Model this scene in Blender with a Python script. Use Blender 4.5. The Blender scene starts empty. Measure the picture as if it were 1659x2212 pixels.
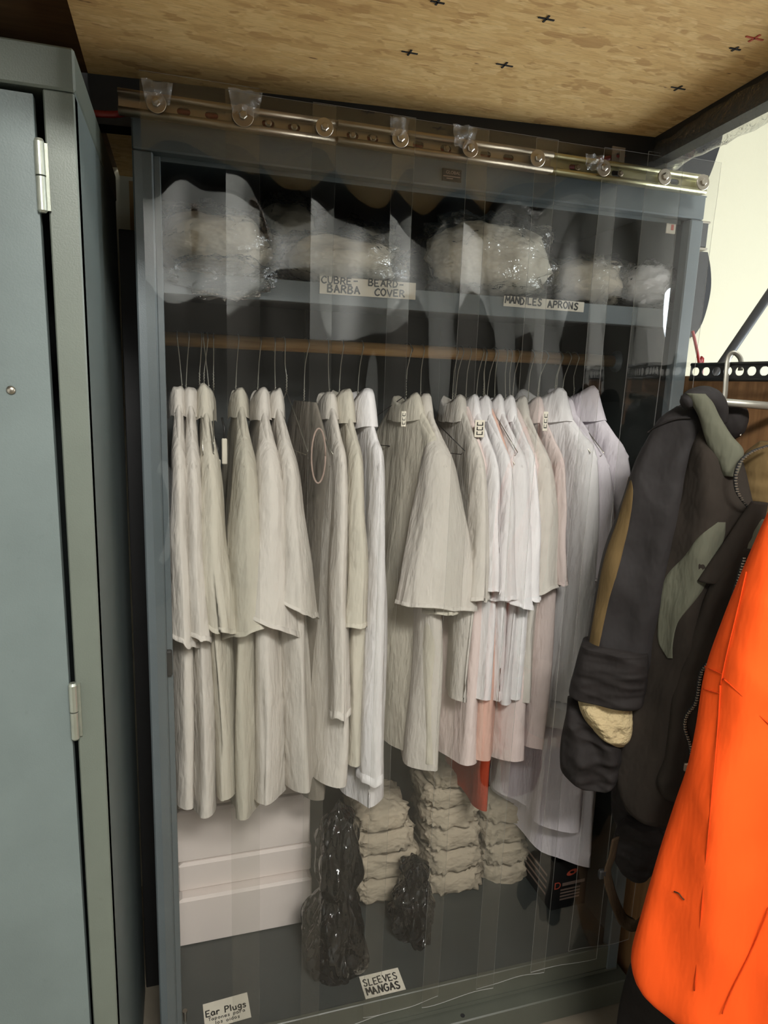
import bpy, math, random
from mathutils import Vector, Matrix, noise
random.seed(7)
sc = bpy.context.scene
COL = sc.collection
PI = math.pi

# ------------------------------------------------------------------ camera
F_PX, CX, CY = 1450.0, 829.5, 1106.0
CAM = Vector((0.0, -1.39, 1.73))
PITCH, YAW, ROLL = math.radians(10.787), math.radians(16.853), math.radians(2.035)
_F = Vector((math.sin(YAW) * math.cos(PITCH), math.cos(YAW) * math.cos(PITCH), -math.sin(PITCH)))
_R0 = Vector((math.cos(YAW), -math.sin(YAW), 0))
_U0 = _R0.cross(_F)
_R = _R0 * math.cos(ROLL) + _U0 * math.sin(ROLL)
_U = -_R0 * math.sin(ROLL) + _U0 * math.cos(ROLL)
cam = bpy.data.cameras.new('camera')
cam.sensor_fit = 'VERTICAL'
cam.sensor_height = 36.0
cam.lens = F_PX / 2212.0 * 36.0
cam.clip_start = 0.02
camo = bpy.data.objects.new('camera', cam)
COL.objects.link(camo)
camo.matrix_world = Matrix(((_R.x, _U.x, -_F.x, CAM.x), (_R.y, _U.y, -_F.y, CAM.y), (_R.z, _U.z, -_F.z, CAM.z), (0, 0, 0, 1)))
sc.camera = camo

# ------------------------------------------------------------------ world, lights, exposure
world = bpy.data.worlds.new('room_light')
sc.world = world
world.use_nodes = True
bg = world.node_tree.nodes['Background']
bg.inputs[0].default_value = (1.0, 0.985, 0.95, 1)
bg.inputs[1].default_value = 0.0


def area_light(name, loc, target, sx, sy, power, color):
    l = bpy.data.lights.new(name, 'AREA')
    l.shape = 'RECTANGLE'
    l.size, l.size_y = sx, sy
    l.energy = power
    l.color = color
    o = bpy.data.objects.new(name, l)
    COL.objects.link(o)
    o.location = loc
    d = Vector(target) - Vector(loc)
    o.rotation_euler = d.to_track_quat('-Z', 'Y').to_euler()
    return o


LAMP = (1.0, 0.985, 0.955)
area_light('ceiling_panel_light', (0.30, -2.4, 3.06), (0.75, 0.1, 1.1), 0.9, 0.25, 90, LAMP)
area_light('ceiling_panel_light', (0.9, -3.6, 3.32), (0.9, -3.6, 0.0), 1.8, 0.5, 92, LAMP)
area_light('window_daylight', (3.14, -0.6, 1.45), (0.0, -0.6, 1.45), 1.2, 1.7, 112, (0.84, 0.93, 1.0))

sc.view_settings.view_transform = 'Standard'
sc.view_settings.look = 'None'
sc.view_settings.exposure = 0.0
sc.view_settings.gamma = 1.0
sc.view_settings.use_curve_mapping = False
sc.cycles.max_bounces = 5
sc.cycles.diffuse_bounces = 3
sc.cycles.glossy_bounces = 3
sc.cycles.transmission_bounces = 6
sc.cycles.transparent_max_bounces = 48
sc.cycles.use_adaptive_sampling = True
sc.cycles.adaptive_threshold = 0.09
sc.cycles.adaptive_min_samples = 16
sc.cycles.use_light_tree = False
sc.cycles.caustics_reflective = False
sc.cycles.caustics_refractive = False


# ------------------------------------------------------------------ helpers
def ray(px, py):
    return _R * ((px - CX) / F_PX) - _U * ((py - CY) / F_PX) + _F


def at(px, py, Y):
    r = ray(px, py)
    return CAM + r * ((Y - CAM.y) / r.y)


def atz(px, py, Z):
    r = ray(px, py)
    return CAM + r * ((Z - CAM.z) / r.z)


def srgb(r, g, b):
    f = lambda c: (c / 255) / 12.92 if c / 255 <= 0.04045 else ((c / 255 + 0.055) / 1.055) ** 2.4
    return (f(r), f(g), f(b), 1)


def tag(o, label=None, cat=None, group=None, kind=None):
    if label: o['label'] = label
    if cat: o['category'] = cat
    if group: o['group'] = group
    if kind: o['kind'] = kind
    return o


def empty(name, loc=(0, 0, 0)):
    o = bpy.data.objects.new(name, None)
    o.empty_display_size = 0.05
    o.location = loc
    COL.objects.link(o)
    return o


def mk(name, V, Fc, mat, parent=None, smooth=False):
    me = bpy.data.meshes.new(name)
    me.from_pydata([tuple(v) for v in V], [], Fc)
    me.validate()
    me.materials.append(mat)
    if smooth:
        me.polygons.foreach_set('use_smooth', [True] * len(me.polygons))
    me.update()
    o = bpy.data.objects.new(name, me)
    COL.objects.link(o)
    if parent is not None:
        o.parent = parent
        o.matrix_parent_inverse = Matrix.Translation(-Vector(parent.location)) if parent.parent is None else Matrix.Identity(4)
    return o


class MB:
    """collects shapes into one mesh"""
    def __init__(s):
        s.V, s.F = [], []

    def add(s, V, Fc):
        n = len(s.V)
        s.V += [Vector(v) for v in V]
        s.F += [[i + n for i in f] for f in Fc]
        return s

    def box(s, a, b, bev=0.0):
        x0, y0, z0 = a
        x1, y1, z1 = b
        if bev <= 0:
            V = [(x0, y0, z0), (x1, y0, z0), (x1, y1, z0), (x0, y1, z0), (x0, y0, z1), (x1, y0, z1), (x1, y1, z1), (x0, y1, z1)]
            return s.add(V, [(0, 3, 2, 1), (4, 5, 6, 7), (0, 1, 5, 4), (1, 2, 6, 5), (2, 3, 7, 6), (3, 0, 4, 7)])
        c = [(a[i] + b[i]) / 2 for i in range(3)]
        h = [abs(b[i] - a[i]) / 2 for i in range(3)]
        bev = min(bev, min(h) * 0.95)
        V, idx = [], {}
        for sx in (-1, 1):
            for sy in (-1, 1):
                for sz in (-1, 1):
                    sg = (sx, sy, sz)
                    for ax in range(3):
                        idx[(sg, ax)] = len(V)
                        V.append([c[k] + sg[k] * (h[k] if k == ax else h[k] - bev) for k in range(3)])
        Fc = []
        for ax in range(3):
            o1, o2 = [k for k in range(3) if k != ax]
            for sg0 in (-1, 1):
                q = []
                for a1, a2 in ((-1, -1), (1, -1), (1, 1), (-1, 1)):
                    g = [0, 0, 0]; g[ax] = sg0; g[o1] = a1; g[o2] = a2
                    q.append(idx[(tuple(g), ax)])
                Fc.append(q)
            for a1 in (-1, 1):
                for a2 in (-1, 1):
                    g0 = [0, 0, 0]; g0[ax] = -1; g0[o1] = a1; g0[o2] = a2
                    g1 = list(g0); g1[ax] = 1
                    Fc.append([idx[(tuple(g0), o1)], idx[(tuple(g1), o1)], idx[(tuple(g1), o2)], idx[(tuple(g0), o2)]])
        for sx in (-1, 1):
            for sy in (-1, 1):
                for sz in (-1, 1):
                    Fc.append([idx[((sx, sy, sz), k)] for k in range(3)])
        return s.add(V, Fc)

    def rings(s, R, cap0=True, cap1=True, closed=True):
        n = len(R[0])
        V = [v for r in R for v in r]
        Fc = []
        for i in range(len(R) - 1):
            for j in range(n if closed else n - 1):
                k = (j + 1) % n
                Fc.append((i * n + j, i * n + k, (i + 1) * n + k, (i + 1) * n + j))
        if cap0: Fc.append(list(range(n))[::-1])
        if cap1: Fc.append([(len(R) - 1) * n + j for j in range(n)])
        return s.add(V, Fc)

    def tube(s, pts, r, n=8, cap=True, flat=1.0, up=None):
        pts = [Vector(p) for p in pts]
        rr = r if isinstance(r, (list, tuple)) else [r] * len(pts)
        R = []
        ref = Vector(up) if up else None
        for i, p in enumerate(pts):
            t = (pts[min(i + 1, len(pts) - 1)] - pts[max(i - 1, 0)]).normalized()
            if ref is None:
                ref = Vector((0, 0, 1)) if abs(t.z) < 0.9 else Vector((1, 0, 0))
            a = t.cross(ref)
            if a.length < 1e-5: a = t.orthogonal()
            a.normalize()
            b = a.cross(t).normalized()
            if up is None: ref = b
            R.append([p + a * math.cos(2 * PI * k / n) * rr[i] + b * math.sin(2 * PI * k / n) * rr[i] * flat for k in range(n)])
        return s.rings(R, cap, cap)

    def lathe(s, c, axis, prof, n=20, cap=True):
        """prof: (radius, distance along axis)"""
        c = Vector(c); ax = Vector(axis).normalized()
        a = ax.orthogonal().normalized(); b = ax.cross(a)
        R = [[c + ax * h + (a * math.cos(2 * PI * k / n) + b * math.sin(2 * PI * k / n)) * r for k in range(n)] for r, h in prof]
        return s.rings(R, cap, cap)

    def build(s, name, mat, parent=None, smooth=False):
        return mk(name, s.V, s.F, mat, parent, smooth)


def smooth_path(pts, n=6):
    """Catmull-Rom through the points"""
    P = [Vector(p) for p in pts]
    out = []
    for i in range(len(P) - 1):
        p0, p1, p2, p3 = P[max(i - 1, 0)], P[i], P[i + 1], P[min(i + 2, len(P) - 1)]
        for k in range(n):
            t = k / n
            out.append(0.5 * ((2 * p1) + (p2 - p0) * t + (2 * p0 - 5 * p1 + 4 * p2 - p3) * t * t + (3 * p1 - p0 - 3 * p2 + p3) * t ** 3))
    out.append(P[-1])
    return out


def lerp_rows(rows, n):
    """rows of tuples, first entry rising; smooth resample to n rows"""
    y0, y1 = rows[0][0], rows[-1][0]
    out = []
    for i in range(n):
        y = y0 + (y1 - y0) * i / (n - 1)
        k = 0
        while k < len(rows) - 2 and rows[k + 1][0] < y: k += 1
        a, b = rows[k], rows[k + 1]
        t = (y - a[0]) / (b[0] - a[0])
        pa, pb = rows[max(k - 1, 0)], rows[min(k + 2, len(rows) - 1)]
        vals = [y]
        for c in range(1, len(a)):
            ma = (b[c] - pa[c]) / (b[0] - pa[0]) * (b[0] - a[0]) if b[0] != pa[0] else b[c] - a[c]
            mb = (pb[c] - a[c]) / (pb[0] - a[0]) * (b[0] - a[0]) if pb[0] != a[0] else b[c] - a[c]
            t2, t3 = t * t, t ** 3
            vals.append((2 * t3 - 3 * t2 + 1) * a[c] + (t3 - 2 * t2 + t) * ma + (-2 * t3 + 3 * t2) * b[c] + (t3 - t2) * mb)
        out.append(vals)
    return out


# ------------------------------------------------------------------ materials
def nm(name):
    m = bpy.data.materials.new(name)
    m.use_nodes = True
    nt = m.node_tree
    return m, nt, nt.nodes, nt.links, nt.nodes['Principled BSDF']


def coord(N, L, scale=(1, 1, 1), rot=(0, 0, 0), kind='Object'):
    tc = N.new('ShaderNodeTexCoord')
    mp = N.new('ShaderNodeMapping')
    mp.inputs['Scale'].default_value = scale
    mp.inputs['Rotation'].default_value = rot
    L.new(tc.outputs[kind], mp.inputs[0])
    return mp.outputs[0]


def mixc(N, L, fac, a, b, blend='MIX'):
    mx = N.new('ShaderNodeMix')
    mx.data_type = 'RGBA'
    mx.blend_type = blend
    for sock, v in ((mx.inputs[0], fac), (mx.inputs[6], a), (mx.inputs[7], b)):
        if hasattr(v, 'is_output'): L.new(v, sock)
        else: sock.default_value = v
    return mx.outputs[2]


def ramp(N, L, fac, stops):
    r = N.new('ShaderNodeValToRGB')
    e = r.color_ramp.elements
    e[0].position, e[0].color = stops[0]
    e[1].position, e[1].color = stops[-1]
    for p, c in stops[1:-1]:
        n = e.new(p); n.color = c
    L.new(fac, r.inputs[0])
    return r.outputs[0]


def tex(N, L, vec, scale, detail=3, rough=0.55):
    t = N.new('ShaderNodeTexNoise')
    t.inputs['Scale'].default_value = scale
    t.inputs['Detail'].default_value = detail
    t.inputs['Roughness'].default_value = rough
    L.new(vec, t.inputs['Vector'])
    return t.outputs['Fac']


def bump(N, L, b, h, strength, dist=0.01):
    bp = N.new('ShaderNodeBump')
    bp.inputs['Strength'].default_value = strength
    bp.inputs['Distance'].default_value = dist
    L.new(h, bp.inputs['Height'])
    L.new(bp.outputs[0], b.inputs['Normal'])
    return bp


def steel_paint(name, col, rough=0.42, orange=420):
    m, nt, N, L, b = nm(name)
    v = coord(N, L)
    n1 = tex(N, L, v, 5, 4)
    n2 = tex(N, L, v, 60, 3)
    c2 = tuple(c * 0.82 for c in col[:3]) + (1,)
    c = mixc(N, L, ramp(N, L, n1, [(0.3, (0, 0, 0, 1)), (0.75, (1, 1, 1, 1))]), col, c2)
    sp = ramp(N, L, n2, [(0.68, (0, 0, 0, 1)), (0.76, (1, 1, 1, 1))])
    mt = N.new('ShaderNodeMath'); mt.operation = 'MULTIPLY'; mt.inputs[1].default_value = 0.18
    L.new(sp, mt.inputs[0])
    c = mixc(N, L, mt.outputs[0], c, tuple(x * 0.55 for x in col[:3]) + (1,))
    L.new(c, b.inputs['Base Color'])
    b.inputs['Roughness'].default_value = rough
    bump(N, L, b, tex(N, L, v, orange, 2), 0.12, 0.002)
    return m


def plain(name, col, rough=0.5, metal=0.0, var=0.15, scale=30, bmp=0.05, bscale=80):
    m, nt, N, L, b = nm(name)
    v = coord(N, L)
    c2 = tuple(x * (1 - var) for x in col[:3]) + (1,)
    L.new(mixc(N, L, tex(N, L, v, scale), col, c2), b.inputs['Base Color'])
    b.inputs['Roughness'].default_value = rough
    b.inputs['Metallic'].default_value = metal
    if bmp: bump(N, L, b, tex(N, L, v, bscale), bmp, 0.005)
    return m


def cloth(name, col, var=0.1, trans=0.0, rough=0.9, wr=0.5, wscale=(12, 12, 4)):
    m, nt, N, L, b = nm(name)
    v = coord(N, L)
    vs = coord(N, L, wscale)
    c2 = tuple(x * (1 - var) for x in col[:3]) + (1,)
    cc = mixc(N, L, tex(N, L, v, 14, 2), col, c2)
    L.new(cc, b.inputs['Base Color'])
    b.inputs['Roughness'].default_value = rough
    b.inputs['Specular IOR Level'].default_value = 0.2
    bump(N, L, b, tex(N, L, vs, 2.2, 3, 0.6), wr, 0.02)
    if trans:
        out = N['Material Output']
        tr = N.new('ShaderNodeBsdfTranslucent')
        L.new(cc, tr.inputs[0])
        ms = N.new('ShaderNodeMixShader'); ms.inputs[0].default_value = trans
        L.new(b.outputs[0], ms.inputs[1]); L.new(tr.outputs[0], ms.inputs[2])
        L.new(ms.outputs[0], out.inputs[0])
    return m


def clear_film(name, tint=(0.97, 0.97, 0.96, 1), rough=0.04, ior=1.5, wr=0.0, wscale=30, haze=0.0, stretch=(1, 1, 1), boost=1.0):
    """thin clear plastic: lets light straight through, mirrors by angle on both faces"""
    m, nt, N, L, b = nm(name)
    N.remove(b)
    out = N['Material Output']
    geo = N.new('ShaderNodeNewGeometry')
    mi = N.new('ShaderNodeMix'); mi.data_type = 'FLOAT'
    L.new(geo.outputs['Backfacing'], mi.inputs[0])
    mi.inputs[2].default_value = ior
    mi.inputs[3].default_value = 1.0 / ior
    fr = N.new('ShaderNodeFresnel')
    L.new(mi.outputs[0], fr.inputs['IOR'])
    gl = N.new('ShaderNodeBsdfGlossy')
    gl.inputs['Roughness'].default_value = rough
    tr = N.new('ShaderNodeBsdfTransparent')
    tr.inputs[0].default_value = tint
    if wr:
        v = coord(N, L, stretch)
        bp = N.new('ShaderNodeBump')
        bp.inputs['Strength'].default_value = wr
        bp.inputs['Distance'].default_value = 0.02
        t = tex(N, L, v, wscale, 4, 0.6)
        L.new(t, bp.inputs['Height'])
        L.new(bp.outputs[0], fr.inputs['Normal'])
        L.new(bp.outputs[0], gl.inputs['Normal'])
    base = tr.outputs[0]
    if haze:
        df = N.new('ShaderNodeBsdfDiffuse'); df.inputs[0].default_value = (0.9, 0.88, 0.84, 1)
        mh = N.new('ShaderNodeMixShader'); mh.inputs[0].default_value = haze
        L.new(tr.outputs[0], mh.inputs[1]); L.new(df.outputs[0], mh.inputs[2])
        base = mh.outputs[0]
    ms = N.new('ShaderNodeMixShader')
    fac = fr.outputs[0]
    if boost != 1.0:
        mb = N.new('ShaderNodeMath'); mb.operation = 'MULTIPLY'; mb.use_clamp = True
        mb.inputs[1].default_value = boost
        L.new(fac, mb.inputs[0]); fac = mb.outputs[0]
    L.new(fac, ms.inputs[0]); L.new(base, ms.inputs[1]); L.new(gl.outputs[0], ms.inputs[2])
    L.new(ms.outputs[0], out.inputs[0])
    return m


def osb_material(name):
    m, nt, N, L, b = nm(name)
    col = None
    mask_v = coord(N, L)
    for k, ang in enumerate((0.1, 0.85, -0.6, 1.45)):
        v = coord(N, L, (7, 40, 1) if k == 0 else (8, 36, 1), (0, 0, ang))
        ds = N.new('ShaderNodeTexVoronoi'); ds.feature = 'F1'
        ds.inputs['Scale'].default_value = 1.6
        dv = N.new('ShaderNodeMixRGB'); dv.blend_type = 'ADD'; dv.inputs[0].default_value = 0.9
        nz = N.new('ShaderNodeTexNoise'); nz.inputs['Scale'].default_value = 1.4; nz.inputs['Detail'].default_value = 3
        L.new(v, nz.inputs['Vector']); L.new(v, dv.inputs[1]); L.new(nz.outputs['Color'], dv.inputs[2])
        L.new(dv.outputs[0], ds.inputs['Vector'])
        sep = N.new('ShaderNodeSeparateColor'); L.new(ds.outputs['Color'], sep.inputs[0])
        c = ramp(N, L, sep.outputs[0], [(0.0, srgb(186, 146, 90)), (0.2, srgb(208, 169, 108)), (0.55, srgb(218, 181, 118)), (0.85, srgb(226, 192, 132)), (1.0, srgb(210, 171, 110))])
        gv = coord(N, L, (9, 110, 1), (0, 0, ang))
        g = tex(N, L, gv, 3.0, 4, 0.7)
        c = mixc(N, L, ramp(N, L, g, [(0.48, (0, 0, 0, 1)), (0.75, (0.6, 0.6, 0.6, 1))]), c, srgb(150, 110, 62))
        if col is None: col = c
        else:
            mk_ = tex(N, L, coord(N, L, (6 + k, 14 - k, 1), (0, 0, ang)), 2.3, 2)
            col = mixc(N, L, ramp(N, L, mk_, [(0.5, (0, 0, 0, 1)), (0.56, (1, 1, 1, 1))]), col, c)
    kn = tex(N, L, coord(N, L, (12, 34, 1), (0, 0, 0.3)), 2.0, 2)
    col = mixc(N, L, ramp(N, L, kn, [(0.72, (0, 0, 0, 1)), (0.78, (0.8, 0.8, 0.8, 1))]), col, srgb(92, 55, 28))
    L.new(col, b.inputs['Base Color'])
    b.inputs['Roughness'].default_value = 0.75
    bump(N, L, b, g, 0.15, 0.003)
    return m


def wood(name, c1, c2, scale=(3, 40, 40), rough=0.6):
    m, nt, N, L, b = nm(name)
    v = coord(N, L, scale)
    n = tex(N, L, v, 1.6, 5, 0.65)
    L.new(ramp(N, L, n, [(0.3, c1), (0.7, c2)]), b.inputs['Base Color'])
    b.inputs['Roughness'].default_value = rough
    bump(N, L, b, n, 0.15, 0.004)
    return m


def wall_paint(name, col):
    m, nt, N, L, b = nm(name)
    v = coord(N, L)
    n = tex(N, L, v, 3, 5)
    sp = tex(N, L, v, 26, 4)
    c = mixc(N, L, n, col, tuple(x * 0.95 for x in col[:3]) + (1,))
    c = mixc(N, L, ramp(N, L, sp, [(0.7, (0, 0, 0, 1)), (0.8, (0.35, 0.35, 0.35, 1))]), c, srgb(170, 160, 130))
    L.new(c, b.inputs['Base Color'])
    b.inputs['Roughness'].default_value = 0.8
    bump(N, L, b, tex(N, L, v, 40, 4), 0.15, 0.004)
    return m


M = {}
M['locker'] = steel_paint('locker_grey_green_paint', srgb(104, 114, 111), 0.45)
M['locker_frame'] = steel_paint('locker_frame_paint', srgb(98, 104, 94), 0.45)
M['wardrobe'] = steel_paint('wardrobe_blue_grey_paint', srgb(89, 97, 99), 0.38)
M['wardrobe_in'] = steel_paint('wardrobe_shaded_paint', srgb(62, 66, 64), 0.42)  # darker copy of the wardrobe paint, carrying the shade inside
M['sill'] = steel_paint('wardrobe_sill_paint', srgb(82, 84, 74), 0.4)
M['zinc'] = plain('zinc_steel', srgb(180, 172, 158), 0.32, 1.0, 0.25, 40)
M['bronze'] = plain('tarnished_zinc_rail', srgb(160, 146, 126), 0.38, 0.9, 0.3, 25)
M['zinc_yellow'] = plain('yellow_zinc', srgb(182, 176, 140), 0.35, 0.9, 0.25, 25)
M['hinge'] = plain('hinge_steel', srgb(176, 180, 166), 0.35, 0.75, 0.3, 60)
M['wire'] = plain('hanger_wire', srgb(190, 186, 172), 0.3, 0.9, 0.2, 40, 0)
M['darkwire'] = plain('dark_hanger_wire', srgb(45, 42, 40), 0.35, 0.6, 0.2, 40, 0)
M['black'] = plain('black_steel', srgb(38, 38, 38), 0.5, 0.2, 0.25, 20)
M['dark'] = plain('dark_void_paint', srgb(24, 24, 24), 0.8)
M['ink'] = plain('black_marker_ink', srgb(28, 27, 26), 0.7, 0, 0.1, 50, 0)
M['paper'] = plain('label_card', srgb(222, 214, 196), 0.8, 0, 0.12, 18, 0.05)
M['osb'] = osb_material('strand_board')
M['old_ply'] = wood('dark_plywood', srgb(82, 58, 34), srgb(108, 80, 48), (4, 30, 30))
M['ply'] = wood('pale_plywood', srgb(160, 128, 82), srgb(190, 158, 108), (30, 30, 2))
M['board'] = wood('brown_board', srgb(118, 84, 52), srgb(152, 112, 72), (40, 40, 2))
M['rod'] = wood('wooden_dowel', srgb(150, 112, 66), srgb(186, 148, 96), (4, 60, 60))
M['cream'] = wall_paint('cream_wall_paint', srgb(176, 172, 150))
M['white_wall'] = wall_paint('white_wall_paint', srgb(226, 226, 222))
M['panel'] = plain('dark_reflection_panel', srgb(88, 84, 78), 0.7)
M['floor'] = plain('concrete', srgb(130, 121, 104), 0.8, 0, 0.35, 9, 0.2, 40)
M['strip'] = clear_film('clear_vinyl_strip', (0.972, 0.974, 0.97, 1), 0.03, 1.53)
M['strip_edge'] = clear_film('frosted_strip_edge', (0.8, 0.82, 0.8, 1), 0.2, 1.5, 0, 30, 0.35)
M['film'] = clear_film('thin_clear_bag', (0.98, 0.98, 0.97, 1), 0.12, 1.5, 1.0, 15, 0.012, (1, 1, 1.6), 2.0)
M['film_soft'] = clear_film('milky_clear_bag', (0.97, 0.96, 0.94, 1), 0.2, 1.5, 0.8, 20, 0.12)
M['tape'] = clear_film('clear_tape', (0.95, 0.95, 0.94, 1), 0.12, 1.5, 0.7, 30, 0.04)
M['tape_white'] = clear_film('wrinkled_tape', (0.9, 0.9, 0.9, 1), 0.15, 1.5, 0.9, 40, 0.12)
M['white'] = cloth('white_cotton', srgb(210, 203, 193), 0.06, 0.12)  # lowered in tone for the dimmer light on the left-hand coats
M['white_b'] = cloth('lit_white_cotton', srgb(238, 234, 233), 0.05, 0.12)  # lighter copy, carries the stronger light on the right-hand coats
M['white_c'] = cloth('old_white_cotton', srgb(206, 199, 183), 0.08, 0.12)
M['lav'] = cloth('pale_lavender_cotton', srgb(232, 224, 230), 0.06, 0.1)
M['peach'] = cloth('pale_peach_cotton', srgb(224, 184, 168), 0.08, 0.1)
M['pinkwhite'] = cloth('pinkish_white_cotton', srgb(222, 204, 198), 0.06, 0.1)
M['red'] = cloth('brick_red_cotton', srgb(160, 62, 38), 0.15)
M['grey_ap'] = cloth('grey_vinyl_apron', srgb(122, 115, 105), 0.15, 0.0, 0.5)
M['brown_ap'] = cloth('brownish_vinyl_apron', srgb(172, 150, 138), 0.2, 0.0, 0.4)
M['puff'] = cloth('white_padding', srgb(230, 220, 200), 0.1, 0.1, 0.9, 0.9, (5, 5, 9))
M['puff_b'] = cloth('bright_white_padding', srgb(250, 248, 250), 0.05, 0.1, 0.9, 0.9, (5, 5, 9))
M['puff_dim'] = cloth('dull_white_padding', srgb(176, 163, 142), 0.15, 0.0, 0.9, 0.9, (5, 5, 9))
M['carton'] = plain('white_carton', srgb(222, 210, 202), 0.75, 0, 0.05, 8, 0.05, 60)
M['jblack'] = cloth('black_shell_fabric', srgb(35, 31, 29), 0.3, 0, 0.8, 0.5, (7, 7, 4))
M['jchar'] = cloth('charcoal_fleece', srgb(46, 40, 34), 0.3, 0, 0.95, 0.5, (7, 7, 4))
M['jslate'] = cloth('slate_shell_fabric', srgb(40, 37, 36), 0.25, 0, 0.75, 0.4, (7, 7, 4))
M['jbrown'] = cloth('tan_brown_panel', srgb(96, 78, 48), 0.25, 0, 0.9, 0.3)
M['jgreen'] = cloth('grey_green_panel', srgb(88, 88, 74), 0.15, 0, 0.9, 0.4)
M['fleece'] = cloth('beige_fleece', srgb(176, 158, 120), 0.25, 0, 1.0, 0.9, (14, 14, 14))
M['webbing'] = cloth('brown_webbing', srgb(66, 52, 36), 0.3, 0, 0.85)
M['orange'] = cloth('hi_vis_orange', srgb(250, 88, 24), 0.06, 0, 0.85, 0.22, (8, 8, 2))
M['orange_d'] = cloth('orange_stitching', srgb(214, 66, 12), 0.08, 0, 0.9)
M['red_cable'] = plain('red_cable_jacket', srgb(130, 28, 28), 0.4)
M['red_print'] = plain('red_print', srgb(196, 84, 62), 0.6, 0, 0.1, 30, 0)
M['grey_print'] = plain('grey_print', srgb(150, 128, 116), 0.6, 0, 0.2, 200, 0)
M['rim'] = plain('pale_rubber_rim', srgb(150, 138, 112), 0.6)
M['peg'] = plain('grey_peg_tube', srgb(165, 162, 150), 0.35, 0.6, 0.2, 30)


def bag_material():
    m, nt, N, L, b = nm('black_bag_plastic')
    b.inputs['Base Color'].default_value = srgb(12, 12, 12)
    b.inputs['Roughness'].default_value = 0.08
    b.inputs['Specular IOR Level'].default_value = 0.7
    v = coord(N, L, (1.5, 1.5, 0.8))
    bump(N, L, b, tex(N, L, v, 14, 2, 0.5), 1.0, 0.06)
    return m


M['bag'] = bag_material()

# ------------------------------------------------------------------ setting
def struct(name, mb, mat, parent=None):
    o = mb.build(name, mat, parent)
    o['kind'] = 'structure'
    return o


fl = struct('floor', MB().box((-1.75, -4.6, -0.1), (3.3, 0.9, 0.0)), M['floor'])
wb = struct('wall_back', MB().box((-1.75, 0.78, 0.0), (3.3, 0.9, 3.4)), M['cream'])
wr_ = struct('wall_right', MB().box((3.2, -4.5, 0.0), (3.3, 0.78, 3.4)), M['white_wall'])
wl_ = struct('wall_left', MB().box((-1.75, -4.5, 0.0), (-1.65, 0.78, 3.4)), M['white_wall'])
wf_ = struct('wall_front', MB().box((-1.75, -4.6, 0.0), (3.3, -4.5, 3.4)), M['white_wall'])
tr_ = struct('reflection_panel_1', MB().box((-1.64, -4.5, 0.0), (3.19, -4.44, 2.35)), M['panel'])  # added out of view to keep strip reflections dark at eye level
tag(tr_, 'unseen dark panel added to dim the low reflections in the strips')
ce_ = struct('ceiling', MB().box((-1.75, -4.6, 3.4), (3.3, 0.9, 3.5)), M['white_wall'])
tag(ce_, 'white ceiling of the room above the loft')
wn = empty('window_1', (3.19, -0.6, 1.45)); tag(wn, 'tall window in the right wall', kind='structure')
for (ya, yb_, za, zb2) in ((-1.24, -1.2, .58, 2.32), (.0, .04, .58, 2.32), (-1.2, .0, .58, .62), (-1.2, .0, 2.28, 2.32)):
    MB().box((3.16, ya, za), (3.2, yb_, zb2), .004).build('window_frame', M['white_wall'], wn)
tag(fl, 'worn tan concrete floor')
tag(wb, 'cream painted wall behind the cabinets')

# loft above the wardrobe: strand board deck, darker deck at its left, black steel edge beams
ZL = 2.28
A = atz(190, 158, ZL); B = atz(1420, 297, ZL); Cc = atz(1659, 155, ZL); D_ = atz(145, 0, ZL)
dirx = (B - A).normalized()
loft = empty('ceiling', (0.4, -0.3, ZL))
tag(loft, 'underside of the loft, strand board deck on black steel beams', kind='structure')
back = Vector((0, 0.75, 0))
rdir = (Cc - B).normalized()
fr_r = B + rdir * 0.75
fr_l = D_ + (D_ - A).normalized() * 0.42
z0, z1 = ZL, ZL + 0.018


def slab(pts, za, zb):
    n = len(pts)
    V = [(p[0], p[1], za) for p in pts] + [(p[0], p[1], zb) for p in pts]
    return MB().add(V, [list(range(n))[::-1], list(range(n, 2 * n))] + [[i, (i + 1) % n, (i + 1) % n + n, i + n] for i in range(n)])


rb = Vector((B.x + 0.02, 0.775, ZL)); lb = Vector((A.x, 0.775, ZL))
slab([fr_l, fr_r, B, rb, lb, A], z0, z1).build('strand_board', M['osb'], loft)
slab([(-1.6, -1.3), (fr_l.x - 0.002, -1.3), (A.x - 0.002, A.y), (lb.x - 0.002, lb.y), (-1.6, lb.y)], z0 + 0.02, z1 + 0.02).build('plywood_board', M['old_ply'], loft)  # run forward out of view to shade the upper part of the locker


def beam(p, q, h, t, up=0.0, outward=None):
    d = (q - p).normalized()
    nrm = Vector((-d.y, d.x, 0)) if outward is None else outward
    p = p.copy(); q = q.copy()
    V = []
    for e in (p, q):
        for oy, oz in ((0, -h), (t, -h), (t, up), (0, up)):
            v = e + nrm * oy
            V.append((v.x, v.y, ZL + oz))
    return MB().add(V, [(0, 1, 2, 3), (7, 6, 5, 4), (0, 4, 5, 1), (1, 5, 6, 2), (2, 6, 7, 3), (3, 7, 4, 0)])


beam(A - dirx * 0.9, B + dirx * 0.03, 0.085, 0.05).build('edge_beam', M['black'], loft)
beam(B + Vector((0, 0.06, 0)), fr_r, 0.05, 0.035, 0.05).build('edge_beam', M['black'], loft)
beam(fr_l, fr_r, 0.085, 0.05).build('edge_beam', M['black'], loft)  # unseen front beam, added for its dark band in the strip reflections
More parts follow.
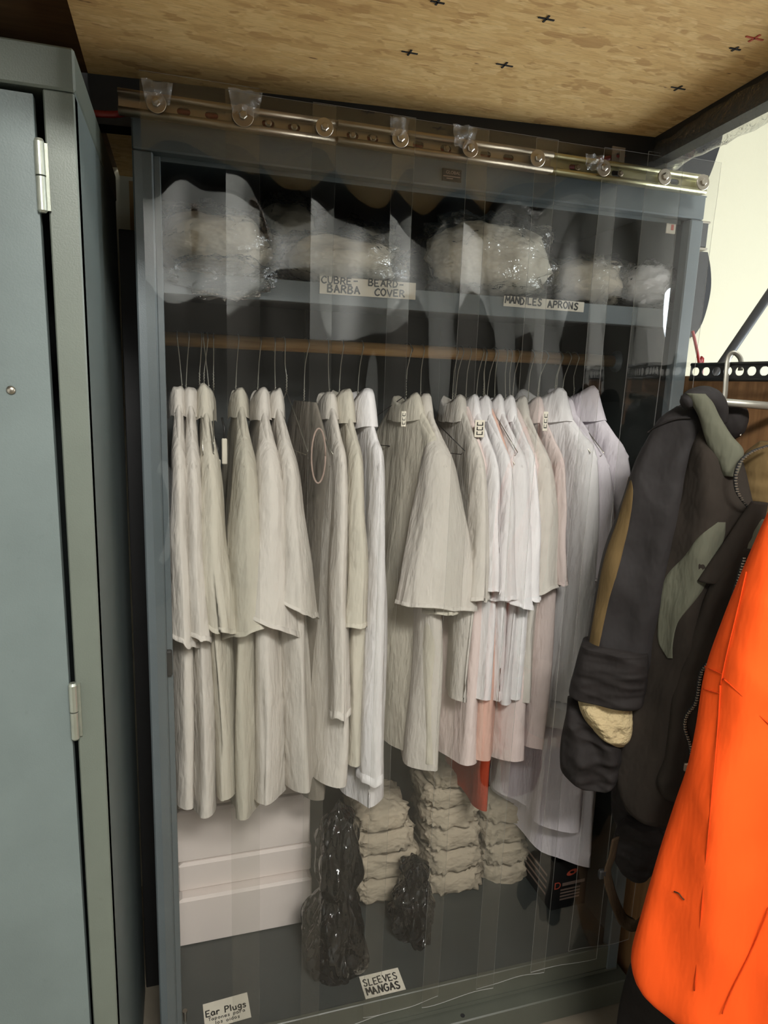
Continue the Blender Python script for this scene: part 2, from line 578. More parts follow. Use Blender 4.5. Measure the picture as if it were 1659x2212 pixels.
# crosses inked on the board
for i, (px, py) in enumerate(((1180, 40), (1090, 140), (1588, 105), (1465, 190), (885, 113), (945, 4), (1630, 82))):
    c = atz(px, py, ZL)
    s = 0.0135 + 0.003 * math.sin(i * 2.3)
    mbk = MB()
    mbk.box((c.x - s, c.y - 0.0016, ZL - 0.0012), (c.x + s, c.y + 0.0016, ZL + 0.001))
    mbk.box((c.x - 0.0016, c.y - s * 0.7, ZL - 0.0012), (c.x + 0.0016, c.y + s * 0.7, ZL + 0.001))
    mbk.build('inked_cross', M['red_print'] if i == 6 else M['ink'], loft)

# clear film wrapped along the right beam
def film_wrap():
    R = []
    n = 26
    for i in range(n + 1):
        t = i / n
        c = B.lerp(fr_r, t) + Vector((0.020, 0, -0.026))
        ring = []
        for k in range(14):
            a = 2 * PI * k / 14
            rr = 0.034 + 0.010 * noise.noise(Vector((i * 0.5, k * 0.9, 3)))
            ring.append(c + Vector((math.cos(a) * rr * 0.9, 0, math.sin(a) * rr * 1.15 - 0.006)))
        R.append(ring)
    return MB().rings(R, False, False).build('film_wrap', M['tape'], loft, True)


film_wrap()

# ------------------------------------------------------------------ locker at the left
LX, LY, LZ = -0.134, -0.29, 2.165
lk = empty('steel_locker', (LX - 0.3, LY, 0))
tag(lk, 'grey green steel locker with hinged door at the left edge', 'locker')
LW, LD = 0.72, 0.62
MB().box((LX - 0.0025, LY + 0.004, 0.02), (LX, LY + LD, LZ - 0.05)).build('side_panel', M['locker'], lk)
MB().box((LX - LW, LY + 0.004, 0.02), (LX - LW + 0.0025, LY + LD, LZ - 0.05)).build('side_panel', M['locker'], lk)
MB().box((LX - LW, LY + LD - 0.003, 0.02), (LX, LY + LD, LZ - 0.05)).build('back_panel', M['locker'], lk)
MB().box((LX - LW, LY - 0.001, LZ - 0.055), (LX + 0.002, LY + LD, LZ), 0.003).build('top_cap', M['locker_frame'], lk)
MB().box((LX - 0.040, LY, 0.0), (LX, LY + 0.03, LZ - 0.056), 0.002).build('front_stile', M['locker_frame'], lk)
MB().box((LX - LW, LY, 0.0), (LX - LW + 0.04, LY + 0.03, LZ - 0.056), 0.002).build('front_stile', M['locker_frame'], lk)
MB().box((LX - LW + 0.041, LY + 0.002, 0.0), (LX - 0.041, LY + 0.03, 0.08), 0.002).build('kick_plate', M['locker_frame'], lk)
MB().box((LX - LW, LY + 0.03, 0.05), (LX - 0.003, LY + LD, 0.07)).build('bottom_panel', M['dark'], lk)
# door, hung a touch crooked
dx1t, dx1b = LX - 0.052, LX - 0.043
dV = []
for y in (LY - 0.004, LY + 0.014):
    dV += [(LX - LW + 0.044, y, 0.09), (dx1b, y, 0.09), (dx1t, y, LZ - 0.066), (LX - LW + 0.044, y, LZ - 0.058)]
door = MB().add(dV, [(0, 1, 2, 3), (7, 6, 5, 4), (1, 5, 6, 2), (2, 6, 7, 3), (0, 4, 5, 1), (3, 7, 4, 0)]).build('door', M['locker'], lk)
c = at(24, 843, LY - 0.004)
MB().lathe(c, (0, -1, 0), [(0.006, 0), (0.0065, 0.001), (0.005, 0.003), (0.002, 0.004)], 14).build('screw', M['zinc'], door, True)
for (py0, py1) in ((300, 460), (1482, 1600)):
    zt, zb = at(105, py0, LY - 0.012).z, at(108 if py0 < 999 else 168, py1, LY - 0.012).z
    hx = LX - 0.0465 if py0 < 999 else LX - 0.042
    hg = MB().lathe((hx, LY - 0.008, zb), (0, 0, 1), [(0.004, 0), (0.0065, 0.003), (0.0065, (zt - zb) * 0.5 - 0.001)], 18).build('hinge', M['hinge'], lk)
    MB().lathe((hx, LY - 0.008, zb), (0, 0, 1), [(0.0068, (zt - zb) * 0.5 + 0.001), (0.0068, zt - zb - 0.004), (0.005, zt - zb)], 18).build('hinge_barrel', M['hinge'], hg)
    MB().box((hx - 0.003, LY - 0.005, zb + 0.004), (hx + 0.01, LY + 0.0005, zt - 0.004)).build('hinge_leaf', M['hinge'], hg)

# plywood upright seen in the slot between locker and wardrobe
o = MB().box((-0.133, 0.36, 0.0), (-0.094, 0.40, 2.06), .002).build('gap_shade_bar', M['black'])  # added bar, stands in for the deep shade in the slot
tag(o, 'dark bar added for the shade in the gap between locker and wardrobe', 'shade bar')
o = MB().box((-0.125, 0.66, 0.0), (-0.05, 0.68, 2.24)).build('plywood_upright', M['ply'])
tag(o, 'pale plywood upright behind the added shade bar, beside the wardrobe', 'board')

# ------------------------------------------------------------------ wardrobe
WX0, WX1, WZ, WD = -0.078, 1.176, 2.184, 0.58
ZF = 0.16                      # inside floor
wd = empty('steel_wardrobe', ((WX0 + WX1) / 2, 0, 0))
tag(wd, 'open blue grey steel wardrobe holding white work coats', 'wardrobe')
MB().box((WX0, 0.03, 0.09), (WX0 + 0.003, WD, WZ)).build('side_panel', M['wardrobe'], wd)
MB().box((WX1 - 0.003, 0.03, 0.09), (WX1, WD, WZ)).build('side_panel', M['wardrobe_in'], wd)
for k in range(3):
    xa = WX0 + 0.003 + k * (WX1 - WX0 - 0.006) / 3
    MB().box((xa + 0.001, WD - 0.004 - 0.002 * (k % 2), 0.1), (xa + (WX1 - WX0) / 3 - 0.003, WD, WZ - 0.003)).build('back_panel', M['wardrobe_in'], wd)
MB().box((WX0, 0.0, WZ - 0.003), (WX1, WD, WZ)).build('top_panel', M['wardrobe'], wd)
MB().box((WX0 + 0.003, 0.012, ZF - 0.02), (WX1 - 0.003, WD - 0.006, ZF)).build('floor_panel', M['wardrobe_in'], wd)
hd = MB().box((WX0, 0.0, WZ - 0.052), (WX1, 0.03, WZ), 0.003)
hd.box((WX0 + 0.04, 0.03, WZ - 0.06), (WX1 - 0.04, 0.034, WZ - 0.02))
hd.build('header', M['wardrobe'], wd)
for x0, x1 in ((WX0, WX0 + 0.036), (WX1 - 0.036, WX1)):
    MB().box((x0, 0.0, 0.09), (x1, 0.03, WZ - 0.053), 0.003).build('stile', M['wardrobe'], wd)
x = WX0 + 0.036
MB().box((x, 0.018, 0.17), (x + 0.012, 0.045, WZ - 0.055), 0.001).build('door_stop', M['wardrobe'], wd)
MB().box((WX0 + 0.036, 0.0, 0.098), (WX1 - 0.036, 0.012, ZF + 0.012), 0.002).build('sill_lip', M['sill'], wd)
MB().box((WX0, 0.001, 0.085), (WX1, 0.012, 0.096)).build('sill_rail', M['sill'], wd)
bs = MB().box((WX0 - 0.005, -0.034, 0.004), (WX1 + 0.02, 0.03, 0.08), 0.003).build('base_plinth', M['sill'], wd)
c = at(1000, 2195, -0.02)
MB().lathe((c.x, -0.018, 0.0805), (0, 0, 1), [(0.0001, 0), (0.006, 0), (0.006, 0.0008), (0.0001, 0.0008)], 14, False).build('bolt_hole', M['dark'], bs)
# shelf with a folded lip
zs = at(345, 583, 0.05).z
SHY = 0.05
MB().box((WX0 + 0.006, SHY, zs - 0.004), (WX1 - 0.006, WD - 0.008, zs)).build('shelf', M['wardrobe_in'], wd)
MB().box((WX0 + 0.005, SHY - 0.003, zs - 0.043), (WX1 - 0.005, SHY, zs), 0.001).build('shelf_lip', M['wardrobe'], wd)
MB().box((WX0 + 0.006, SHY, zs - 0.043), (WX1 - 0.006, SHY + 0.03, zs - 0.040)).build('shelf_return', M['wardrobe_in'], wd)
ZR, YR = 1.815, 0.28
MB().lathe((WX0 + 0.005, YR, ZR), (1, 0, 0), [(0.016, 0), (0.016, WX1 - WX0 - 0.01)], 20).build('hanging_rod', M['rod'], wd, True)
for x0, dx in ((WX0 + 0.003, 1), (WX1 - 0.003, -1)):
    MB().lathe((x0, YR, ZR), (dx, 0, 0), [(0.03, 0), (0.03, 0.003), (0.021, 0.004), (0.021, 0.014)], 18).build('rod_socket', M['wardrobe'], wd, True)
c = at(373, 1436, 0.0)
MB().box((WX0 + 0.034, 0.0045, c.z - 0.028), (WX0 + 0.047, 0.02, c.z + 0.028), 0.003).build('latch', M['black'], wd)
c = atz(400, 2205, ZF)
MB().lathe((c.x, c.y, ZF), (0, 0, 1), [(0.004, 0), (0.004, 0.024), (0.006, 0.025), (0.006, 0.03)], 10).build('floor_pin', M['zinc'], wd)
# header plate
pc = at(976, 379, -0.001)
pl = MB().box((pc.x - 0.021, -0.0025, pc.z - 0.012), (pc.x + 0.021, 0.0005, pc.z + 0.012), 0.0006).build('name_plate', M['black'], wd)
# small white latch tag on the far right
c = at(1450, 489, 0.03)
lt = MB().box((c.x - 0.012, 0.0305, c.z - 0.016), (c.x + 0.014, 0.034, c.z + 0.014), 0.001).build('paper_tag', M['paper'], wd)
MB().box((c.x + 0.0, 0.0295, c.z - 0.008), (c.x + 0.007, 0.0307, c.z + 0.004)).build('red_mark', M['red_print'], lt)


def text_part(s, size, origin, xdir, ydir, mat, parent, name='lettering'):
    cu = bpy.data.curves.new(name, 'FONT')
    cu.body = s; cu.size = size; cu.extrude = 0.0002
    cu.align_x = 'CENTER'
    cu.materials.append(mat)
    o = bpy.data.objects.new(name, cu)
    COL.objects.link(o)
    X = Vector(xdir).normalized(); Y = Vector(ydir).normalized(); Z = X.cross(Y)
    o.parent = parent
    inv = Matrix.Translation(-Vector(parent.location)) if parent.parent is None else Matrix.Identity(4)
    o.matrix_parent_inverse = Matrix.Identity(4)
    mw = Matrix(((X.x, Y.x, Z.x, origin[0]), (X.y, Y.y, Z.y, origin[1]), (X.z, Y.z, Z.z, origin[2]), (0, 0, 0, 1)))
    o.matrix_basis = mw
    dg = bpy.context.evaluated_depsgraph_get()
    me = bpy.data.meshes.new_from_object(o.evaluated_get(dg))
    o2 = bpy.data.objects.new(name, me)
    COL.objects.link(o2)
    o2.parent = parent
    o2.matrix_basis = mw
    bpy.data.objects.remove(o)
    return o2


text_part('GLOBAL', 0.0085, (pc.x + 0.002, -0.0029, pc.z + 0.002), (1, 0, 0), (0, 0, 1), M['grey_print'], pl)
MB().box((pc.x - 0.019, -0.003, pc.z - 0.0035), (pc.x + 0.018, -0.0024, pc.z - 0.002)).build('small_print', M['grey_print'], pl)
MB().box((pc.x - 0.012, -0.003, pc.z - 0.0075), (pc.x + 0.002, -0.0024, pc.z - 0.006)).build('small_print', M['grey_print'], pl)

# ------------------------------------------------------------------ hand lettered labels
GL = {
 'A': [[(0, 0), (.5, 1), (1, 0)], [(.2, .38), (.82, .38)]],
 'B': [[(0, 0), (.05, 1), (.6, 1), (.8, .8), (.55, .55), (.05, .52)], [(.55, .55), (.95, .3), (.65, 0), (0, 0)]],
 'C': [[(.95, .85), (.6, 1), (.2, .8), (0, .45), (.2, .1), (.6, 0), (.95, .15)]],
 'D': [[(0, 0), (.05, 1), (.55, .95), (.95, .55), (.7, .1), (0, 0)]],
 'E': [[(.9, 1), (.05, .97), (0, 0), (.9, .02)], [(.02, .5), (.7, .52)]],
 'G': [[(.95, .82), (.55, 1), (.15, .8), (0, .4), (.25, .05), (.7, 0), (.95, .2), (.95, .45), (.6, .45)]],
 'I': [[(.5, 0), (.5, 1)]],
 'L': [[(.05, 1), (0, 0), (.85, .02)]],
 'M': [[(0, 0), (.1, 1), (.5, .35), (.92, 1), (1, 0)]],
 'N': [[(0, 0), (.05, 1), (.9, .02), (.95, 1)]],
 'O': [[(.5, 1), (.1, .75), (0, .4), (.3, .02), (.7, .05), (1, .45), (.85, .85), (.5, 1)]],
 'P': [[(0, 0), (.05, 1), (.65, .98), (.9, .75), (.6, .5), (.05, .47)]],
 'R': [[(0, 0), (.05, 1), (.65, .98), (.85, .77), (.55, .52), (.05, .5)], [(.4, .5), (.95, 0)]],
 'S': [[(.9, .88), (.5, 1), (.12, .8), (.4, .55), (.85, .35), (.7, .05), (.3, 0), (.02, .15)]],
 'T': [[(0, 1), (1, .98)], [(.5, 1), (.48, 0)]],
 'U': [[(0, 1), (.08, .25), (.4, 0), (.8, .2), (.92, 1)]],
 'V': [[(0, 1), (.48, 0), (1, 1)]],
 '-': [[(.1, .5), (.9, .52)]],
 'a': [[(.8, .55), (.4, .62), (.05, .3), (.3, 0), (.7, .15), (.8, .55), (.85, 0)]],
 'd': [[(.8, .5), (.4, .6), (.05, .3), (.3, 0), (.75, .15)], [(.82, 1), (.82, 0)]],
 'e': [[(.08, .32), (.85, .34), (.6, .62), (.15, .5), (.1, .15), (.5, 0), (.85, .1)]],
 'g': [[(.8, .5), (.4, .62), (.1, .35), (.4, .1), (.78, .25)], [(.82, .6), (.8, -.15), (.4, -.3), (.1, -.15)]],
 'i': [[(.5, 0), (.5, .6)], [(.48, .82), (.52, .86)]],
 'l': [[(.5, 0), (.5, 1)]],
 'n': [[(.1, 0), (.12, .6)], [(.12, .4), (.5, .62), (.8, .45), (.82, 0)]],
 'o': [[(.5, .62), (.1, .4), (.25, .03), (.65, .03), (.88, .35), (.5, .62)]],
 'p': [[(.1, -.3), (.14, .6)], [(.14, .5), (.55, .62), (.85, .35), (.5, .02), (.14, .12)]],
 'r': [[(.15, 0), (.18, .6)], [(.18, .35), (.45, .6), (.8, .55)]],
 's': [[(.8, .52), (.45, .62), (.2, .48), (.7, .2), (.5, 0), (.1, .08)]],
 'u': [[(.1, .6), (.15, .12), (.45, 0), (.78, .2)], [(.8, .6), (.84, 0)]],
}


def handtext(lines, origin, X, Y, parent, seed=1, fat=1.3):
    """lines: (text, x, y, letter width, letter height, pitch, pen)"""
    rnd = random.Random(seed)
    X = Vector(X).normalized(); Y = Vector(Y).normalized(); Z = X.cross(Y)
    O = Vector(origin)
    mb = MB()
    for (s, x0, y0, w, h, pitch, pen) in lines:
        x = x0
        for ch in s:
            if ch in GL:
                ww = w * (0.35 if ch in 'Iil' else 1.15 if ch == 'M' else 1)
                jy = rnd.uniform(-.06, .06) * h; jr = rnd.uniform(-.08, .08)
                for st in GL[ch]:
                    P = []
                    for (a, b) in st:
                        P.append(O + X * (x + a * ww + b * h * jr) + Y * (y0 + jy + b * h))
                    P = smooth_path(P, 3) if len(P) > 3 and ch not in 'AEMNVLTIPRBDil' else P
                    for i in range(len(P) - 1):
                        d = (P[i + 1] - P[i])
                        if d.length < 1e-6: continue
                        d.normalize(); nn = Z.cross(d) * pen * fat / 2
                        a = P[i] - d * pen * .3; b = P[i + 1] + d * pen * .3
                        zo = Z * (0.0003 + 0.00002 * (i % 3))
                        mb.add([a - nn + zo, b - nn + zo, b + nn + zo, a + nn + zo], [(0, 1, 2, 3)])
                x += (pitch if ch not in 'Iil' else pitch * .55)
            else:
                x += pitch * .8
    return mb.build('lettering', M['ink'], parent)


def label_card(name, corners, label, lines, seed):
    """corners: lower-left, lower-right, upper-left in world"""
    ll, lr, ul = [Vector(c) for c in corners]
    X = (lr - ll); Y = (ul - ll); w, h = X.length, Y.length
    X = X.normalized(); Z = X.cross(Y).normalized(); Y = Z.cross(X).normalized()
    t = 0.0008
    root = empty(name, ll)
    tag(root, label, 'label')
    V = []
    for zo in (0.0, t):
        for a, b in ((0, 0), (1, 0.01), (1, 1), (0.003, 0.985)):
            V.append(ll + X * w * a + Y * h * b + Z * zo)
    MB().add(V, [(3, 2, 1, 0), (4, 5, 6, 7), (0, 1, 5, 4), (1, 2, 6, 5), (2, 3, 7, 6), (3, 0, 4, 7)]).build('card', M['paper'], root)
    handtext(lines, ll + Z * t, X, Y, root, seed)
    return root


Yl = SHY - 0.005
a, b, cc = at(690, 634, Yl), at(897, 648, Yl), at(692, 596, Yl)
label_card('shelf_label', (a, b, Vector((a.x, Yl, cc.z))), 'long card on the shelf lip reading CUBRE-BARBA BEARD-COVER',
           [('CUBRE-', .004, .022, .0105, .013, .0135, .0022), ('BARBA', .017, .004, .0105, .0145, .0145, .0026),
            ('BEARD-', .105, .0225, .010, .013, .0135, .0022), ('COVER', .119, .004, .0105, .0135, .0140, .0024)], 3)
a, b, cc = at(1087, 661, Yl), at(1260, 675, Yl), at(1087, 638, Yl)
label_card('shelf_label', (a, b, Vector((a.x, Yl, cc.z))), 'narrow card on the shelf lip reading MANDILES APRONS',
           [('MANDILES', .004, .007, .0095, .0145, .0125, .0026), ('APRONS', .112, .0055, .010, .0145, .0137, .0026)], 5)
zz = ZF + 0.0005
a, b, cc = atz(443, 2226, zz), atz(543, 2198, zz), atz(430, 2172, zz)
label_card('floor_label', (a, b, cc), 'small white card near the wardrobe sill reading Ear Plugs Tapones para los oidos',
           [('Ear Plugs', .006, .034, .0105, .017, .0122, .0026), ('Tapones para', .010, .021, .006, .0085, .0078, .0013), ('los oidos', .026, .008, .006, .0085, .0078, .0013)], 7)
a, b, cc = atz(790, 2159, zz), atz(877, 2138, zz), atz(768, 2112, zz)
label_card('floor_label', (a, b, cc), 'kraft card near the wardrobe sill reading SLEEVES MANGAS',
           [('SLEEVES', .006, .037, .0105, .020, .0138, .0026), ('MANGAS', .008, .009, .0115, .021, .0158, .0034)], 9)

# ------------------------------------------------------------------ curtain rail
YRL = -0.045
zrt = at(255, 192, YRL).z; zrb = at(255, 245, YRL).z
RX0, RX1 = at(255, 220, YRL).x, at(1522, 400, YRL).x
ZRC = (zrt + zrb) / 2; RH = (zrt - zrb) / 2
rail = empty('curtain_rail', ((RX0 + RX1) / 2, YRL, ZRC))
tag(rail, 'slotted zinc curtain rail with bolts across the wardrobe top', 'rail')


def holed_plate(mb, x0, x1, z0, z1, y0, y1, hx, hz, rx, rz, X=Vector((1, 0, 0)), O=Vector((0, 0, 0)), n=20):
    """flat plate cell (x along X, z up) with one rounded slot through it"""
    Nn = Vector((0, 0, 1)).cross(X) * -1 if False else Vector((-X.y, X.x, 0))
    out, inn = [], []
    r = min(rx, rz)
    for k in range(n):
        a = 2 * PI * (k + .5) / n
        ca, sa = math.cos(a), math.sin(a)
        inn.append((hx + (rx - r) * (1 if ca > 0 else -1) + r * ca, hz + (rz - r) * (1 if sa > 0 else -1) + r * sa))
        hw, hh = (x1 - x0) / 2, (z1 - z0) / 2
        s = 1 / max(abs(ca) / hw, abs(sa) / hh)
        out.append(((x0 + x1) / 2 + ca * s, (z0 + z1) / 2 + sa * s))
    for cx, cz in ((x1, z1), (x0, z1), (x0, z0), (x1, z0)):   # snap nearest to corners
        j = min(range(n), key=lambda i: (out[i][0] - cx) ** 2 + (out[i][1] - cz) ** 2)
        out[j] = (cx, cz)
    P = lambda q, y: O + X * q[0] + Nn * y + Vector((0, 0, q[1]))
    V = [P(q, y0) for q in out] + [P(q, y0) for q in inn] + [P(q, y1) for q in out] + [P(q, y1) for q in inn]
    Fc = []
    for k in range(n):
        j = (k + 1) % n
        Fc += [(k, j, n + j, n + k), (2 * n + j, 2 * n + k, 3 * n + k, 3 * n + j), (n + k, n + j, 3 * n + j, 3 * n + k), (j, k, 2 * n + k, 2 * n + j)]
    mb.add(V, Fc)


bolts = [(338, 227), (523, 257), (697, 283), (859, 308), (1008, 333), (1152, 356), (1292, 383), (1423, 396), (1505, 408)]
bx = [at(x, y, YRL).x for x, y in bolts]
XS1 = at(728, 290, YRL).x; XS2 = at(1190, 360, YRL).x


def rail_section(xa, xb, mat, grow, slots):
    g = grow
    mb = MB()
    wz0, wz1 = ZRC - RH + 0.007, ZRC + RH - 0.007
    xs = sorted(slots)
    cur = xa
    for s in xs:
        c0, c1 = s - 0.017, s + 0.017
        if c0 < cur or c1 > xb: continue
        if c0 - cur > 1e-4: mb.box((cur, YRL + 0.004 - g, wz0), (c0, YRL + 0.0065 - g, wz1))
        holed_plate(mb, c0, c1, wz0, wz1, YRL + 0.004 - g, YRL + 0.0065 - g, s, ZRC, 0.0115, 0.006)
        cur = c1
    mb.box((cur, YRL + 0.004 - g, wz0), (xb, YRL + 0.0065 - g, wz1))
    sec = mb.build('rail_section', mat, rail)
    for z in (ZRC + RH - 0.005, ZRC - RH + 0.005):
        m2 = MB().lathe((xa, YRL - 0.004 - g, z), (1, 0, 0), [(0.0058 + g * .4, 0), (0.0058 + g * .4, xb - xa)], 12)
        m2.box((xa, YRL - 0.003, z - 0.0045), (xb, YRL + 0.012, z + 0.0045))
        m2.build('rail_lip', mat, sec, True)
    return sec


sl = lambda L_: [at(x, 300, YRL).x for x in L_]
rail_section(RX0, XS1, M['bronze'], 0.0, sl((268, 398, 458, 580, 636)))
rail_section(XS1, XS2, M['bronze'], 0.0015, sl((762, 806, 905, 965, 1052, 1102)))
rail_section(XS2, RX1, M['zinc_yellow'], 0.0, sl((1247, 1340, 1470)))
for i, x in enumerate(bx):
    rr = 0.0165 if i != 1 else 0.019
    wsh = MB().lathe((x, YRL - 0.0165, ZRC), (0, -1, 0), [(rr, 0), (rr, 0.0016), (rr * .96, 0.002), (0.004, 0.002)], 26).build('washer', M['zinc'] if i in (2, 3, 5, 7, 8) else M['bronze'], rail, False)
    MB().lathe((x, YRL - 0.0185, ZRC), (0, -1, 0), [(0.0075, 0), (0.0075, 0.004), (0.006, 0.0052), (0.003, 0.0056)], 6).build('bolt_head', M['zinc'], wsh)
for px, py in ((580, 268), (636, 278), (762, 295), (806, 303), (965, 326), (1247, 374), (1340, 388)):
    x = at(px, py, YRL).x
    MB().lathe((x, YRL + 0.003, ZRC), (0, -1, 0), [(0.0065, 0), (0.0065, 0.003), (0.004, 0.004), (0.004, 0.006)], 8).build('mounting_nut', M['bronze'], rail)
xt = at(1335, 344, YRL).x
mt_ = MB(); holed_plate(mt_, xt - 0.016, xt + 0.016, ZRC + RH - 0.004, ZRC + RH + 0.032, YRL + 0.000, YRL + 0.003, xt, ZRC + RH + 0.015, 0.005, 0.005)
mt_.build('mounting_tab', M['bronze'], rail)

# crumpled clear tape at some bolts
for i, (px, py, w, h) in enumerate(((340, 200, .052, .036), (530, 222, .060, .040), (862, 275, .040, .034), (1003, 296, .052, .040), (1283, 352, .045, .03))):
    c = at(px, py, YRL - .02)
    V = []
    for r in range(9):
        for k in range(11):
            f, g = k / 10, r / 8
            V.append(Vector((c.x + (f - .5) * w * (1 - .25 * g), YRL - .022 - .008 * noise.noise(Vector((f * 4 + i * 9, g * 4, 1))), c.z + (.5 - g) * h + .004 * noise.noise(Vector((f * 3, i * 5, g))))))
    MB().add(V, [(r * 11 + k, r * 11 + k + 1, (r + 1) * 11 + k + 1, (r + 1) * 11 + k)[::-1] for r in range(8) for k in range(10)]).build('clear_tape', M['tape_white'], rail, True)

# red cable along the beam
pts = [at(x, y, 0.03) for x, y in ((150, 240), (215, 246), (262, 246))] + [at(330, 236, -0.025)] + [at(600, 272, -0.03), at(900, 318, -0.03), at(1100, 348, -0.03), at(1250, 358, -0.02), at(1310, 343, -0.012), at(1400, 332, -0.012), at(1450, 322, -0.012), at(1480, 314, -0.012)]
o = MB().tube(smooth_path(pts, 6), 0.006, 8).build('red_cable', M['red_cable'], None, True)
tag(o, 'red cable strung behind the curtain rail', 'cable')

# ------------------------------------------------------------------ clear strip curtain
strip_px = [(300, 559), (490, 718), (667, 881), (832, 1035), (985, 1177), (1127, 1310), (1265, 1441), (1360, 1524)]
ordinal = ['first', 'second', 'third', 'fourth', 'fifth', 'sixth', 'seventh', 'last']
strip_bot = [0.06, 0.06, 0.19, 0.195, 0.19, 0.20, 0.21, 0.24]


def strip(i, xl, xr):
    nx, nz = 22, 150
    ztop = ZRC + RH + (0.022 if i not in (0, 7) else 0.03)
    zb = strip_bot[i]
    y0 = YRL - 0.004 - (0.004 if i % 2 else 0.0095)
    V1 = []
    sd = i * 13.7
    for r in range(nz + 1):
        t = r / nz
        z = ztop + (zb - ztop) * t
        drop = ZRC - z
        free = max(0.0, min(1.0, (drop - 0.02) / 0.25))
        top = math.exp(-max(drop, 0) / 0.28) * free * 1.6
        for k in range(nx + 1):
            s = k / nx
            x = xl + (xr - xl) * s
            # curl of the strip plus lazy ripples that die out downwards
            y = y0 - free * (0.0025 if i >= 6 else 0.0075) * math.sin(PI * s) * (0.6 + 0.8 * noise.noise(Vector((sd, z * 0.9, 0))))
            y += free * 0.006 * noise.noise(Vector((s * 2.2 + sd, z * 2.6, 1.5)))
            y += top * 0.012 * noise.noise(Vector((s * 2.4 + sd, z * 5.0, 4.5)))
            y += top * 0.007 * math.sin(2 * PI * s + i)
            x += 0.0012 * noise.noise(Vector((z * 2.0, sd, 7)))
            zz_ = z + (0.004 * math.sin(5 * s + i) if r == nz else 0)
            V1.append(Vector((x, y, zz_)))
    th = 0.0018
    V2 = [v + Vector((0, th, 0)) for v in V1]
    W = nx + 1
    mb = MB()
    mb.add(V1, [(r * W + k, r * W + k + 1, (r + 1) * W + k + 1, (r + 1) * W + k)[::-1] for r in range(nz) for k in range(nx)])
    mb.add(V2, [(r * W + k, r * W + k + 1, (r + 1) * W + k + 1, (r + 1) * W + k) for r in range(nz) for k in range(nx)])
    for k in (0, nx):
        VV = []
        for r in range(nz + 1): VV += [V1[r * W + k], V2[r * W + k]]
        mb.add(VV, [(2 * r, 2 * r + 1, 2 * r + 3, 2 * r + 2)[::(1 if k == 0 else -1)] for r in range(nz)])
    for r in (0, nz):
        VV = []
        for k in range(W): VV += [V1[r * W + k], V2[r * W + k]]
        mb.add(VV, [(2 * k, 2 * k + 1, 2 * k + 3, 2 * k + 2)[::(-1 if r == 0 else 1)] for k in range(nx)])
    o = mb.build('curtain_strip', M['strip'], None, True)
    o.data.materials.append(M['strip_edge'])
    nm_ = 2 * nx * nz
    for p_ in o.data.polygons[nm_:]: p_.material_index = 1; p_.use_smooth = False
    pos = 'leftmost clear vinyl curtain strip, reaching below the sill' if i == 0 else ('rightmost clear vinyl curtain strip beside the cream wall' if i == 7 else ordinal[i] + ' clear vinyl curtain strip counted from the left')
    tag(o, pos, 'curtain strip', 'clear strips of the curtain')


for i, (a, b) in enumerate(strip_px):
    strip(i, at(a, 700, YRL).x if i else at(306, 300, YRL).x, at(b, 600, YRL).x)

# ------------------------------------------------------------------ garments on the rod
def hanger(x, yaw, ztop_collar, seed, label, dark=False, swing=0.0):
    """wire hanger: hook over the rod, twisted neck, shoulder triangle"""
    rnd = random.Random(seed)
    mat = M['darkwire'] if dark else M['wire']
    U = Vector((math.sin(yaw), -math.cos(yaw), 0))
    zc = ztop_collar - 0.012
    root = empty('wire_hanger', (x, YR, zc))
    tag(root, label, 'hanger', 'wire hangers on the wooden rod')
    C0 = Vector((x, YR, ZR))
    r = 0.0185
    hook = []
    for k in range(11):
        a = math.radians(-60 + k * 24)       # over the rod, front end open
        hook.append(C0 + U * (r * math.cos(a)) * -1 + Vector((0, 0, r * math.sin(a))))
    hook = [h for h in hook]
    neck_top = hook[-1]
    pth = hook + [Vector((x + swing * .5, YR, ZR - 0.045)), Vector((x + swing, YR, zc + 0.035)), Vector((x + swing, YR, zc))]
    MB().tube(smooth_path(pth, 2), 0.0012, 6).build('hook', mat, root, True)
    tw = []
    for k in range(28):
        a = k * 1.4
        tw.append(Vector((x + swing + 0.0017 * math.cos(a), YR + 0.0017 * math.sin(a), zc + 0.04 * k / 27)))
    MB().tube(tw, 0.0010, 5).build('twisted_neck', mat, root, True)
    B0 = Vector((x + swing, YR, zc))
    tri = [B0, B0 + U * 0.10 + Vector((0, 0, -0.06)), B0 + U * 0.195 + Vector((0, 0, -0.125)), B0 + U * 0.185 + Vector((0, 0, -0.135)),
           B0 - U * 0.185 + Vector((0, 0, -0.135)), B0 - U * 0.195 + Vector((0, 0, -0.125)), B0 - U * 0.10 + Vector((0, 0, -0.06)), B0]
    MB().tube(tri, 0.0012, 6).build('shoulder_wire', mat, root, True)
    return root


